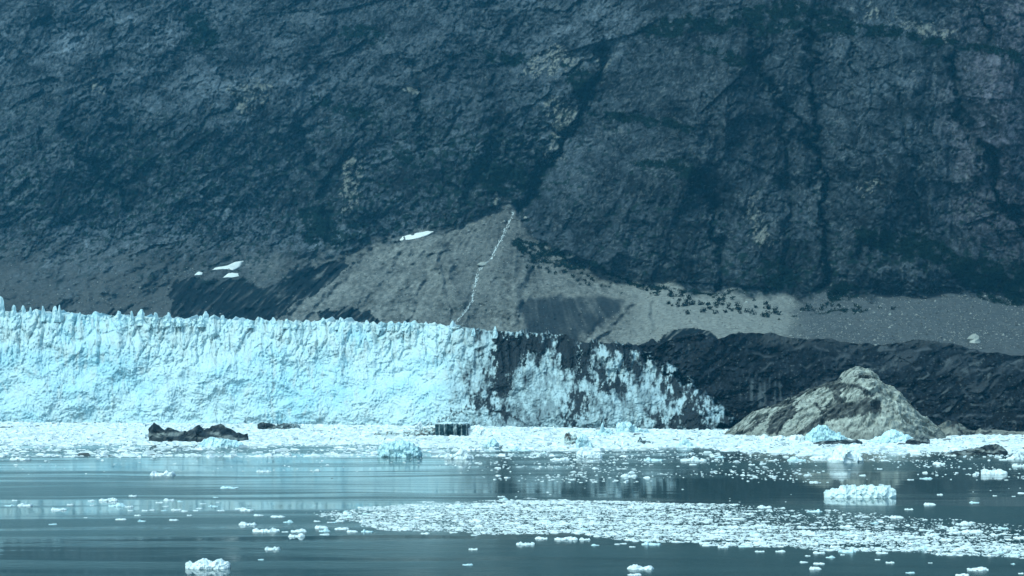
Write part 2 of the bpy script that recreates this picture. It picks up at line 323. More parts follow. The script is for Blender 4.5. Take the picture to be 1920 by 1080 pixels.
# talus
tcol = np.empty_like(colr); tcol[:] = (.128, .126, .115)
tcol *= np.clip(1 + .22 * rill + .5 * fbm(X0 / 5, Z0 / 3.5, 4, 141, .7) + .35 * n1 + .3 * fbm(X0 / 18, Z0 / 9, 3, 143), .3, 2.1)[..., None]
tcol = mix(tcol, (.215, .212, .19), sstep(1130, 1230, PX) * sstep(1520, 1440, PX + 40 * n1) * .8)
tcol = mix(tcol, (.075, .078, .08), sstep(1440, 1540, PX + 50 * n1) * .9)
tcol = mix(tcol, (.062, .062, .061), sstep(600, 380, PX + 60 * n1) * .9)
tcol = mix(tcol, (.085, .085, .08), np.exp(-((sd - 22) / 25) ** 2) * .5)
tcol = mix(tcol, (.16, .155, .135), .6 * np.exp(-(linedist(wpx, wpy, [(975, 555), (1050, 545), (1180, 560)]) / 5) ** 2))
tcol = mix(tcol, (.030, .033, .036), darkscar * np.clip(.9 - .35 * np.clip(fbm(th * 34, rad / 200, 3, 85), -.3, 1) - .3 * np.clip(n1, -.5, 1), 0, 1))
tcol = mix(tcol, (.014, .016, .018), dk * np.clip(.95 - 1.3 * np.clip(fbm((PX + PY) / 9, (PX - PY) / 60, 3, 97), 0, 1), .15, 1))
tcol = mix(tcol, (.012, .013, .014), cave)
tcol = mix(tcol, (.1, .1, .095), np.exp(-(((PX - 450) / 26) ** 2 + ((PY - 580) / 13) ** 2)) * .6 * (1 - cave) * (n3 > 0))
colr = mix(tcol, colr, cl); colr = mix(colr, (.009, .011, .013), dk * np.clip(1.05 - 1.3 * np.clip(fbm((PX + PY) / 9, (PX - PY) / 60, 3, 97), 0, 1), .1, 1))
# vegetation: moss and alder mats
VEG = [[(962, 452), (985, 442), (1030, 462), (1080, 488), (1170, 520), (1300, 546), (1420, 552), (1300, 552), (1200, 538), (1150, 520), (1080, 502), (1030, 495), (990, 488), (962, 474)],
       [(1600, 440), (1660, 430), (1730, 440), (1800, 478), (1920, 500), (2100, 520), (2100, 600), (1920, 580), (1840, 560), (1800, 520), (1740, 488), (1680, 472), (1620, 468)],
       [(568, 400), (605, 395), (635, 420), (640, 452), (600, 462), (568, 465)], [(1190, 70), (1260, 30), (1330, 35), (1480, 0), (1560, 20), (1640, 45), (1720, 68), (1800, 75), (1920, 95), (1920, 118), (1830, 95), (1740, 85), (1660, 70), (1580, 60), (1500, 55), (1420, 70), (1400, 45), (1300, 65), (1230, 70)],
       [(1300, 85), (1360, 88), (1420, 120), (1380, 122), (1310, 100)], [(335, 15), (395, 25), (410, 70), (405, 100), (395, 85), (345, 82), (365, 55)], [(640, 52), (690, 50), (725, 70), (700, 85), (645, 75)],
       [(570, 178), (620, 185), (700, 205), (722, 240), (690, 240), (640, 215), (580, 192)], [(1085, 212), (1150, 215), (1240, 220), (1310, 250), (1280, 255), (1200, 232), (1110, 225)], [(1180, 305), (1280, 295), (1320, 320), (1290, 330), (1190, 312)],
       [(905, 90), (960, 100), (1010, 105), (990, 130), (920, 120)], [(1060, 120), (1100, 130), (1120, 180), (1100, 185), (1070, 160)], [(880, 300), (960, 310), (1000, 335), (960, 365), (900, 350)], [(740, 285), (780, 290), (785, 315), (745, 310)],
       [(1440, 490), (1480, 500), (1500, 540), (1450, 555), (1430, 520)], [(1550, 535), (1610, 540), (1620, 562), (1560, 562)], [(1005, 330), (1040, 290), (1050, 300), (985, 395), (972, 400)], [(1500, 600), (1570, 575), (1625, 574), (1620, 584), (1560, 583)]]
vg = np.zeros(D.shape, bool); n4 = fbm(X0 / 10, Z0 / 10, 3, 151, .6)
for p in VEG: vg |= inpoly(wpx + 6 * n4, wpy + 4 * n4, p)
vm = vg * sstep(-.45, .05, n4 + .5 * fbm(X0 / 3.5, Z0 / 3, 2, 157))
vd = np.zeros_like(D)
for (bx, by, rx, ry, am) in [(250, 350, 300, 60, .22), (900, 330, 130, 60, .35), (640, 420, 90, 40, .25), (1250, 430, 200, 110, .35), (1480, 520, 130, 50, .6), (1720, 470, 200, 50, .5), (1080, 160, 60, 60, .2)]:
    vd += am * np.exp(-((PX - bx) / rx) ** 2 - ((PY - by) / ry) ** 2)
spk = sstep(.28, .45, fbm(X0 / 7, Z0 / 6, 4, 161, .65) + .3 * n1 + .1 * sstep(640, 960, PX) + vd - .5 * right) * cl * sstep(120, 280, PY) * .9
colr = mix(colr, np.array((.008, .0145, .010), np.float32) , np.maximum(vm, spk))
colr = np.clip(colr, .008, .8)
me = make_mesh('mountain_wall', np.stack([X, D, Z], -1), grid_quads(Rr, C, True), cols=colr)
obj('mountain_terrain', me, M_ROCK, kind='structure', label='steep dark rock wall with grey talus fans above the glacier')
def surf(px, py):                                    # depth of the mountain surface along a pixel
    px = np.asarray(px, float); py = np.asarray(py, float)
    i = np.clip(np.searchsorted(rpy, py) - 1, 0, Rr - 2); j = np.clip(np.searchsorted(cpx, px) - 1, 0, C - 2)
    a = np.clip((py - rpy[i]) / (rpy[i + 1] - rpy[i]), 0, 1); b = np.clip((px - cpx[j]) / (cpx[j + 1] - cpx[j]), 0, 1)
    return (D[i, j] * (1 - a) + D[i + 1, j] * a) * (1 - b) + (D[i, j + 1] * (1 - a) + D[i + 1, j + 1] * a) * b
def ray(px, py, Y):
    return np.stack([(np.asarray(px) - 960) / F * Y, Y, CAMZ + (HOR - np.asarray(py)) / F * Y], -1)

# ------------------------------------------------------------------ glacier front
BASE = [(-420, 792), (0, 792), (600, 796), (900, 800), (1100, 803), (1350, 806), (1500, 808), (1700, 809), (1920, 811), (2340, 815)]
TOP = [(-420, 575), (0, 585), (60, 588), (150, 592), (300, 598), (500, 602), (700, 606), (800, 607), (900, 619), (1000, 625), (1060, 628), (1085, 643), (1150, 644), (1190, 648), (1240, 645), (1270, 632), (1310, 622), (1345, 636),
       (1390, 622), (1450, 628), (1500, 632), (1560, 640), (1640, 645), (1730, 638), (1790, 645), (1860, 662), (1920, 668), (2340, 690)]
SET = [(-420, 45), (600, 40), (900, 45), (1150, 45), (1260, 60), (1400, 80), (1600, 110), (1920, 110), (2340, 110)]
gc = np.concatenate([np.arange(-420, -20, 5), np.arange(-20, 1940, 1.25), np.arange(1940, 2341, 6)]); GC = len(gc)
base = lin(gc, BASE); top = lin(gc, TOP)
ybase = F * CAMZ / (base - HOR); sett = lin(gc, SET)
NF, NB = 172, 20
tt = np.linspace(-.02, 1, NF)[:, None]
gx1 = (gc - 960) / F * 880                                         # metres along the front
clean = sstep(1330, 1230, gc)
jag = (2.0 * np.abs(noise2(gx1 / 5, 0 * gx1, 201)) * 2 + 5 * sstep(.1, .6, noise2(gx1 / 7, 0 * gx1 + 3, 203)) + 2 * noise2(gx1 / 2.2, 0 * gx1 + 7, 205)) * (1 - .6 * sstep(820, 950, gc)) * clean
jag += (1 - clean) * (4 * fbm(gx1 / 18, 0 * gx1, 4, 207))
top = top - jag * 1.6
GPX = np.repeat(gc[None], NF, 0); GPY = base + (top - base) * tt
prof = np.where(tt < 0, 0, np.clip(tt, 0, 1) ** 1.35)
GD = ybase + sett * prof
A = gx1[None] + 0 * tt; Hh = 65 * tt * (base - top) / 200
w1 = A + 2.5 * fbm(A / 20, Hh / 20, 2, 211); w2 = Hh + 3 * fbm(A / 20, Hh / 20, 2, 213)
upz = sstep(.45, .85, tt + .12 * fbm(A / 22, Hh * 0, 2, 215))
gr = 6 * fbm(A / 45, Hh / 40, 3, 221)
gr += 3.5 * (1 - np.abs(fbm(w1 / 26, w2 / 20, 3, 223))) * (1 - .6 * upz)
v1, v2, vc = voro(w1 / 6.5, w2 / 17, 6); gr += upz * (2.6 * (R2[vc][..., 0] - .5) + 2.4 * sstep(0, .35, v2 - v1))
v1, v2, vc = voro(w1 / 5.5, w2 / 5, 8); gm = np.clip(.5 + 1.1 * fbm(A / 28, Hh / 22, 3, 225), .1, 1.3) * (.65 + .45 * upz); gr += gm * (1.2 * facet(w1 / 7, w2 / 8, 21) + .9 * facet(w1 / 2.6, w2 / 3, 22)) + .45 * facet(w1 / 1.3, w2 / 1.4, 23)
v1, v2, vc = voro(w1 / 2.1, w2 / 2.1, 9); gr += .35 * (R2[vc][..., 0] - .5) + .3 * sstep(0, .35, v2 - v1)
gr -= 1.3 * sstep(.9, .99, 1 - np.abs(fbm(A / 5, Hh / 14, 2, 228))) * (.3 + .7 * upz); gr += .5 * ridged(w1 / 9, w2 / 11, 4, 227, .6) + .5 * fbm(w1 / 1.4, w2 / 1.5, 2, 229, .6)
# debris-covered side: overlapping hummocky ridges instead of a cliff
db = sstep(-9, 12, GPX - lin(GPY, [(600, 1150), (640, 1165), (690, 1245), (730, 1290), (760, 1345), (800, 1356), (830, 1356)]) + 34 * fbm(A / 11, Hh / 9, 5, 231, .65) - 10)
q5 = w1 * .86 + w2 * .5; q6 = w2 * .86 - w1 * .5
hum = 8 * fbm(A / 26, Hh / 20, 5, 233, .6) + 4 * ridged(q5 / 34, q6 / 14, 5, 235, .6) + 4 * facet(q5 / 17, q6 / 9, 32) + 1.8 * facet(w1 / 6, w2 / 4, 31) + .8 * facet(w1 / 2.3, w2 / 2, 35) + 1.0 * fbm(w1 / 4, w2 / 4, 3, 237)
crest = np.zeros_like(GPY)
for yy, am, sd_, wv in [(657, 24, 255, 12), (682, 30, 243, 22), (735, 20, 247, 30), (780, 12, 249, 14)]:
    ln = yy + wv * fbm(A[0] / 55, 0 * A[0], 5, sd_, .6) * 1.4
    hum += am * sstep(-3, 5, GPY - ln) * sstep(1330, 1450, gc) - am * (.5 + .5 * sstep(1330, 1450, gc)); crest = np.maximum(crest, np.exp(-((GPY - ln - 2) / 2.2) ** 2))
flute = np.exp(-(((GPX - 1432) / 45) ** 2 + ((GPY - 735) / 42) ** 2) ** 2); hum += flute * 3.5 * noise2(A / 2.4, Hh / 40, 251)
gr = gr * (1 - .72 * db) + hum * db
GD = GD - gr
# colour: clean ice with bluer bands, then debris
b1 = fbm(A / 55, Hh / 30, 4, 261); b2 = fbm(w1 / 12, w2 / 12, 4, 263)
ic = np.empty(GD.shape + (3,), np.float32); ic[:] = (.60, .70, .725)
blue = np.clip(.12 + .75 * b1 + .5 * b2 + .35 * np.exp(-((tt - .45) / .28) ** 2), 0, 1) * sstep(900, 780, gc)
ic = mix(ic, (.42, .61, .69), .75 * blue)
ic = mix(ic, (.55, .60, .58), .75 * sstep(.1, .7, fbm(w1 / 4, w2 / 12, 5, 267, .6) + .4 * upz - .1))          # grey dust on the serac tops
g = fbm(A / 6, Hh / 14, 5, 271, .62); g2_ = fbm(A / 2.2, Hh / 4.4, 4, 273, .65)
dz = sstep(800, 940, GPX + 40 * b1)                                                                            # dirty side of the face
dirt = .22 * dz + .16 * sstep(1120, 1300, GPX) +  .62 * g * dz + .42 * g2_ * dz + .15 * dz * sstep(.6, .95, tt) - .12
def blob(poly, am, soft=14):
    global dirt
    jx, jy = GPX + 12 * g + 7 * g2_, GPY + 14 * b2 + 8 * g2_
    dirt = dirt + am * inpoly(jx, jy, poly)
blob([(922, 622), (968, 626), (1012, 628), (1000, 655), (985, 668), (965, 700), (958, 735), (950, 748), (935, 745), (930, 700), (920, 665)], .95)
blob([(965, 628), (1015, 632), (1005, 662), (975, 662)], .6); blob([(1040, 622), (1082, 630), (1084, 690), (1062, 690), (1045, 670)], 1.0); blob([(1085, 645), (1108, 645), (1104, 705), (1086, 700)], .9)
blob([(1086, 640), (1240, 642), (1235, 655), (1090, 654)], .75); blob([(900, 720), (960, 720), (965, 790), (880, 770)], .25); blob([(1060, 735), (1110, 745), (1100, 800), (1060, 795)], .45); blob([(1120, 690), (1190, 700), (1170, 740), (1120, 720)], .4)
blob([(1240, 780), (1300, 770), (1340, 806), (1230, 806)], .5); blob([(1085, 700), (1160, 720), (1150, 735), (1085, 715)], .55); blob([(1010, 628), (1045, 630), (1045, 662), (1010, 665)], .35); blob([(1150, 650), (1240, 660), (1300, 740), (1340, 770), (1300, 790), (1240, 720), (1180, 690)], .3)
blob([(1180, 655), (1236, 670), (1225, 720), (1190, 710)], -.1); blob([(955, 700), (1050, 690), (1060, 800), (960, 800)], -.28); blob([(1100, 720), (1230, 740), (1240, 780), (1110, 790)], -.2)
for pts, wd, am in [([(800, 800), (835, 785), (880, 765), (915, 755)], 4, .7), ([(690, 775), (660, 790)], 1.6, .5), ([(915, 765), (960, 780), (985, 795)], 3, .5), ([(870, 770), (880, 790), (900, 800)], 3, .4), ([(905, 690), (930, 720), (935, 760)], 5, .35), ([(760, 685), (790, 660)], 2, .35), ([(785, 640), (795, 655)], 2, .4)]:
    dirt = dirt + am * np.exp(-(linedist(GPX + 8 * g2_, GPY + 8 * g2_, pts) / wd) ** 2)
dirt += .5 * sstep(.42, .7, g2_ + .3 * g) * sstep(.3, 0, np.abs(tt - .8)) * .7 * sstep(700, 300, gc)
dm = sstep(.12, .62, dirt)
deb = np.empty_like(ic); deb[:] = (.014, .016, .019); deb *= np.clip(1 + .5 * g + .5 * g2_, .4, 2)[..., None]
ic = mix(ic, (.17, .205, .22), dz * (.38 + .55 * sstep(-.6, .4, g + .6 * g2_ + .4 * fbm(A / 14, Hh / 10, 3, 275)))); ic = mix(ic, deb, dm * .985)
dcol = np.empty_like(ic); dcol[:] = (.011, .0125, .015); dcol *= np.clip(1 + .9 * fbm(q5 / 14, q6 / 7, 5, 281, .62) + .9 * g2_ + .7 * fbm(A / 1.3, Hh / 1.1, 2, 289), .3, 4)[..., None]; dcol = mix(dcol, (.12, .125, .125), .8 * sstep(.62, .8, fbm(A / 1.8, Hh / 1.5, 3, 288, .6)))
dcol = mix(dcol, (.05, .052, .055), .8 * sstep(.2, .5, fbm(q5 / 30, q6 / 10, 4, 283)) * sstep(1380, 1500, gc)); dcol = mix(dcol, (.09, .095, .095), .8 * sstep(.45, .75, fbm(q5 / 14, q6 / 5, 4, 285) + .15 * g2_) * sstep(1500, 1650, gc))
dcol = mix(dcol, (.16, .18, .185), .35 * sstep(.0, .6, noise2(A / 2.4, Hh / 25, 287) + .5 * flute - .3) * flute); dcol = mix(dcol, (.055, .055, .054), .7 * sstep(660, 640, GPY + 8 * b2) * sstep(1360, 1480, gc))
dcol = mix(dcol, (.085, .088, .09), .8 * crest * sstep(-.1, .35, fbm(A / 12, Hh / 10, 3, 257)) * sstep(1340, 1460, gc)); ic = mix(ic, dcol, db); ic = np.clip(ic, .01, .9)
front = ray(GPX, GPY, GD); skirt = front[:1].copy(); skirt[..., 2] = -3; skirt[..., 1] -= .5
# surface behind the brink, hummocky and falling out of sight towards the valley wall
bk = np.linspace(0, 1, NB + 1)[1:, None]; last = front[-1]
Yk = last[:, 1] + bk * (1300 - last[:, 1]); Xk = last[:, 0] * (1 + 0 * bk) + 0
rise = 7 * np.abs(fbm(Xk / 14, Yk / 14, 3, 291)) * clean * sstep(0, .15, bk) + 0
Zk = last[:, 2] - 2 * sstep(0, .05, bk) + bk * 2 + rise - (1 - clean) * bk * 25
back = np.stack([Xk, Yk, Zk], -1); bcol = np.repeat(ic[-1][None], NB, 0)
allv = np.concatenate([skirt, front, back], 0); allc = np.concatenate([ic[:1], ic, bcol], 0)
root = obj('glacier', None, label='wide blue white glacier front ending in the water, dirty towards the right', cat='glacier', loc=(0, 0, 0))
ks = int(np.searchsorted(gc, 1352))
for nm, a, b, lb in [('ice_cliff', 0, ks + 1, None), ('debris_covered_margin', ks, GC, 'black rubble covered ice at the right edge of the glacier')]:
    vv = allv[:, a:b]; me = make_mesh(nm, vv, grid_quads(vv.shape[0], b - a), cols=allc[:, a:b]); obj(nm, me, M_ICE if nm == 'ice_cliff' else M_DEBRIS, root, label=lb)
# seracs standing on the brink
def serac_mesh(i):
    n, m = 10, 9; a = np.arange(n) / n * 2 * np.pi; t = np.linspace(0, 1, m)[:, None]
    r = (1 - .8 * t ** 2.2) * .42 + .02 + .0 * a; r = r * (1 + .8 * noise2(a[None] * 1.2 + i * 9, t * 3 + i, 300) + .35 * noise2(a[None] * 3 + i * 9, t * 7 + i, 301)); lean = .25 * noise2(i * 3.3 + 0 * t, t * 1.2, 303)
    x = r * np.cos(a) + lean; y = r * np.sin(a) * .8; z = t + .2 * noise2(a[None] * 1.6 + i, t * 3, 305) * t + 0 * a
    v = np.stack([x, y, z], -1).reshape(-1, 3); v = np.concatenate([v, [[lean[-1, 0], 0, 1.02]]])
    i0 = np.arange((m - 1) * n); q = np.stack([i0, i0 // n * n + (i0 + 1) % n, i0 // n * n + (i0 + 1) % n + n, i0 + n], 1)
    tr = [[(m - 1) * n + k, (m - 1) * n + (k + 1) % n, m * n] for k in range(n)]
    c = np.empty((len(v), 3)); c[:] = (.66, .77, .79); c *= (1 + .18 * noise2(v[:, 0] * 6 + i, v[:, 2] * 4, 307))[:, None]
    return make_mesh('serac', v, q, tr, c, smooth=False)
SM = [serac_mesh(i) for i in range(9)]
SER = [(2, 556, 12), (26, 572, 12), (44, 573, 10), (57, 576, 9), (80, 574, 9), (104, 574, 13), (112, 572, 8), (135, 588, 12), (175, 590, 10), (198, 592, 9), (223, 583, 14), (232, 590, 8), (247, 583, 9), (266, 580, 18), (291, 586, 14), (315, 586, 14), (335, 597, 14),
       (385, 584, 15), (377, 592, 12), (417, 591, 12), (432, 600, 10), (470, 600, 12), (512, 595, 12), (538, 598, 14), (575, 601, 10), (606, 596, 15), (632, 600, 9), (640, 600, 8), (650, 601, 7), (690, 603, 8), (712, 605, 8), (760, 602, 14), (775, 604, 12), (800, 606, 9), (888, 616, 10), (928, 612, 8), (150, 586, 8), (165, 590, 8), (355, 597, 9), (450, 600, 8), (490, 601, 9), (555, 602, 8), (590, 601, 8), (670, 603, 9), (730, 604, 9), (745, 605, 8), (823, 610, 9), (845, 612, 8), (866, 616, 8)]
for i, (sx, sy, sw) in enumerate(SER):
    j = int(np.searchsorted(gc, sx)); Y = allv[NF, j, 1] - 3; y0 = lin(sx, TOP) + 14
    p = ray(sx, y0, Y); h = (y0 - sy) / F * Y; wd = sw / F * Y * 1.25
    obj('serac', SM[i % 9], M_ICE, root, loc=p, rot=(0, 0, i * 1.7), scale=(wd, wd, h))

# ------------------------------------------------------------------ water
me = make_mesh('fjord', [(-2600, -400, 0), (2600, -400, 0), (2600, 1900, 0), (-2600, 1900, 0)], [[0, 1, 2, 3]], smooth=False)
obj('fjord_water', me, M_WATER, kind='structure', label='calm grey green fjord water with slick streaks')

# ------------------------------------------------------------------ pale rock knoll and shore ledges
def mound(name, prof, yc, wf, wb, nu, nv, colour, mat, seed, amp=1.5, **kw):
    px0, px1 = prof[0][0], prof[-1][0]
    u = np.linspace(px0, px1, nu); v = np.linspace(-1, 1, nv)[:, None]
    Yc = lin(u, yc); Hc = np.maximum(CAMZ + (HOR - lin(u, prof)) / F * Yc, -1)
    wfr, wbk = lin(u, wf), lin(u, wb)
    Y = Yc + np.where(v < 0, v * wfr, v * wbk); Xm = (u - 960) / F * Yc + 0 * v
    cross = np.clip(1 - np.abs(v) ** 1.7, 0, 1) ** .85
    Zm = (Hc + 1) * cross - 1.2
    q1, q2 = Xm, Zm * .8 + (Y - 660) * .9
    a1 = q1 * .8 + q2 * .6; a2 = -q1 * .6 + q2 * .8
    a1 = a1 + 1.5 * fbm(q1 / 7, q2 / 7, 3, seed); a2 = a2 + 1.5 * fbm(q1 / 7, q2 / 7, 3, seed + 1)
    d = amp * (2.0 * facet(a1 / 10, a2 / 7, seed) + 1.3 * facet(a1 / 4.5, a2 / 3.6, seed + 1) + .6 * facet(a1 / 2, a2 / 1.7, seed + 2) + .35 * fbm(q1 / 1.2, q2 / 1.2, 3, seed + 5) + 1.0 * ridged(a1 / 14, a2 / 8, 3, seed + 7))
    d = d * np.clip(cross * 3, 0, 1)
    Y = Y - d * .7; Zm = Zm + d * .35
    ppx = 960 + Xm / Y * F; ppy = HOR - (Zm - CAMZ) / Y * F
    c = colour(ppx, ppy, a1, a2, seed)
    me = make_mesh(name, np.stack([Xm, Y, Zm], -1), grid_quads(nv, nu), cols=np.clip(c, .01, .9))
    return obj(name, me, mat, **kw)
def cr(p): return [(1340 + x / 4.174, 670 + y / 4.174) for x, y in p]
TILL = [cr(q) for q in ([(850, 430), (990, 340), (1060, 352), (1180, 312), (1310, 340), (1305, 400), (1320, 430), (1180, 450), (1050, 462), (920, 492), (860, 505), (820, 470)],
    [(400, 600), (440, 460), (520, 400), (600, 370), (650, 400), (640, 450), (560, 520), (490, 600)], [(640, 600), (760, 500), (860, 450), (860, 510), (800, 560), (700, 610)],
    [(730, 205), (900, 180), (990, 150), (1000, 200), (1120, 210), (1230, 262), (1240, 300), (1180, 312), (1140, 240), (1050, 230), (985, 262), (1000, 330), (900, 412), (862, 390), (930, 350), (925, 280), (900, 240), (850, 232), (760, 270), (660, 300), (560, 330), (600, 280), (680, 230)],
    [(150, 620), (250, 560), (350, 480), (430, 430), (410, 470), (330, 540), (240, 600), (190, 625)], [(440, 350), (560, 330), (640, 330), (600, 380), (480, 390), (400, 400)], [(1060, 150), (1180, 130), (1265, 160), (1180, 165)], [(780, 340), (850, 400), (830, 420), (770, 370)])]
def knoll_col(px, py, a1, a2, s):
    n = fbm(a1 / 2.5, a2 / 2.5, 4, s + 20, .6); n2 = fbm(a1 / 6, a2 / 5, 3, s + 24)
    c = np.empty(px.shape + (3,), np.float32); c[:] = (.36, .36, .315); c *= np.clip(1 + .35 * n + .3 * n2, .45, 1.6)[..., None]
    wet = sstep(795, 822, py + 10 * n2); c = mix(c, (.17, .165, .14), .6 * wet)
    t = np.zeros(px.shape, bool)
    for p in TILL: t |= inpoly(px + 4 * n + 3 * n2, py + 3 * n, p)
    crack = sstep(.88, .97, 1 - np.abs(fbm(a1 / 5, a2 / 3.6, 3, s + 30)) * 1.6)
    c = mix(c, (.045, .046, .045), np.maximum(t * np.clip(.95 - .4 * n, .4, 1), .75 * crack))
    return c
mound('rock_knoll', [(1352, 818), (1362, 810), (1385, 795), (1410, 775), (1440, 764), (1470, 752), (1500, 737), (1540, 722), (1572, 712), (1582, 697), (1598, 688), (1625, 694), (1641, 706), (1650, 720), (1672, 726), (1688, 742), (1704, 762), (1725, 780), (1745, 797), (1768, 815)],
      [(1352, 705), (1450, 690), (1600, 672), (1768, 672)], [(1352, 6), (1450, 30), (1560, 42), (1650, 44), (1740, 26), (1768, 12)], [(1352, 10), (1600, 40), (1768, 20)], 330, 190, knoll_col, M_KNOLL, 401,
      label='pale fractured rock knoll with dark till patches standing in front of the black ice', cat='rock')
def ledge_col(px, py, a1, a2, s):
    n = fbm(a1 / 3, a2 / 3, 4, s + 20, .6); c = np.empty(px.shape + (3,), np.float32); c[:] = (.22, .215, .185); c *= np.clip(1 + .4 * n, .4, 1.6)[..., None]
    return mix(c, (.045, .045, .045), sstep(.05, .3, fbm(a1 / 5, a2 / 4, 3, s + 9)))
mound('shore_ledge', [(1735, 818), (1770, 790), (1785, 792), (1800, 800), (1815, 806), (1832, 812)], [(1735, 692), (1832, 700)], [(1735, 8), (1780, 16), (1832, 6)], [(1735, 10), (1832, 10)], 70, 30, ledge_col, M_KNOLL, 431,
      label='low grey rock ledge right behind the pale knoll', cat='rock')
mound('shore_ledge', [(1826, 818), (1836, 803), (1855, 806), (1880, 806), (1905, 809), (1940, 806), (2000, 808), (2060, 818)], [(1826, 695), (2060, 700)], [(1826, 5), (1880, 9), (2060, 6)], [(1826, 10), (2060, 10)], 110, 24, ledge_col, M_KNOLL, 441, amp=.7,
      label='long low pale rock ledge at the water on the right edge', cat='rock')

# ------------------------------------------------------------------ icebergs
def berg_mesh(name, W, H, Dp, prof, kind, nu, nv, seed, cross=5, rough=1.0, unit=1.0):
    u = np.linspace(-1, 1, nu)[None]; v = np.sin(np.pi / 2 * np.sin(np.pi / 2 * np.linspace(-1, 1, nv)))[:, None]
    xs = np.linspace(-1, 1, len(prof)); h = np.interp(u, xs, prof)
    hd = np.clip(1 - np.abs(u) ** 3, 0.02, 1) ** .5
    x = u * W / 2 + 0 * v; y = v * Dp / 2 * hd * (1 + .25 * noise2(u * 4 + seed, v * 0 + .5, seed))
    cz = np.clip(1 - np.abs(v) ** cross, 0, 1) ** .6 * (1 + 0 * u)
    k = max(H, .2) / unit
    d = rough * k * (.22 * facet(x / (1.3 * k) + seed, (y + 0) / (1.3 * k), seed) + .14 * facet(x / (.55 * k) + seed, y / (.6 * k), seed + 1) + .12 * fbm(x / (.4 * k) + seed, y / (.4 * k), 3, seed + 2, .6))
    z = (h * H * 1.03 + d) * cz; z = np.where(cz < .02, -.25 * H, np.maximum(z, .05 * H * cz))
    y = y - d * .5 * (v < 0) - k * (.30 * facet(x / (.8 * k) + seed, z / (.7 * k), seed + 3) + .16 * facet(x / (.35 * k), z / (.3 * k), seed + 5)) * sstep(.2, .8, np.abs(v)) * np.sign(-v) * hd; x = x + .06 * k * noise2(u * 9 + seed, v * 6 + z / k * 2, seed + 4)
    t = z / H; n = fbm(x / (.5 * k) + seed, z / (.35 * k) + y / k, 4, seed + 6, .6); c = np.empty(x.shape + (3,), np.float32)
    if kind == 'white': c[:] = (.86, .88, .87); c *= (1 + .05 * n)[..., None]
    elif kind == 'cyan': c[:] = (.74, .83, .84); c = mix(c, (.56, .74, .78), np.clip(.3 + n, 0, 1) * .7)
    elif kind == 'ribbed':
        c[:] = (.62, .76, .78); c = mix(c, (.24, .34, .37), .6 * sstep(.55, .9, np.sin((x * .45 + z * 1.6) / H * 14 + 2 * n)))
    elif kind == 'cracked':
        c[:] = (.78, .84, .83); cr_ = sstep(.9, .98, 1 - np.abs(np.sin((x - z * .4) / H * 1.9 + 1.3 * noise2(x / H + seed, z / H, seed)))) * (noise2(x / H * .7 + seed, 0 * x, seed + 9) > -.15); c = mix(c, (.30, .38, .40), .7 * cr_)
    elif kind == 'dark':
        c[:] = (.022, .027, .031); st = sstep(.05, .4, fbm(x / (2.4 * k) - z / k * .6 + seed, (z / k) * 3 + x / (3 * k), 4, seed + 8)); c = mix(c, (.30, .31, .29), .7 * st); c *= (1 + .5 * n)[..., None]
    elif kind == 'grey':
        c[:] = (.10, .115, .12); c = mix(c, (.55, .62, .62), .7 * sstep(.1, .5, n + .4 * (u > .4)))
    elif kind == 'striped':
        c[:] = (.025, .05, .06); st = sstep(.18, .5, fbm(x / (.35 * k) + seed, z / (6 * k), 3, seed + 8, .7)); c = mix(c, (.55, .60, .58), .8 * st); c = mix(c, (.75, .83, .83), sstep(.88, .97, t + .05 * n))
    elif kind == 'brown':
        c[:] = (.60, .66, .64); c = mix(c, (.14, .125, .11), sstep(-.1, .3, n))
    c = np.clip(c, .01, .9)
    return make_mesh(name, np.stack([x, y, z], -1), grid_quads(nv, nu), cols=c, smooth=False)
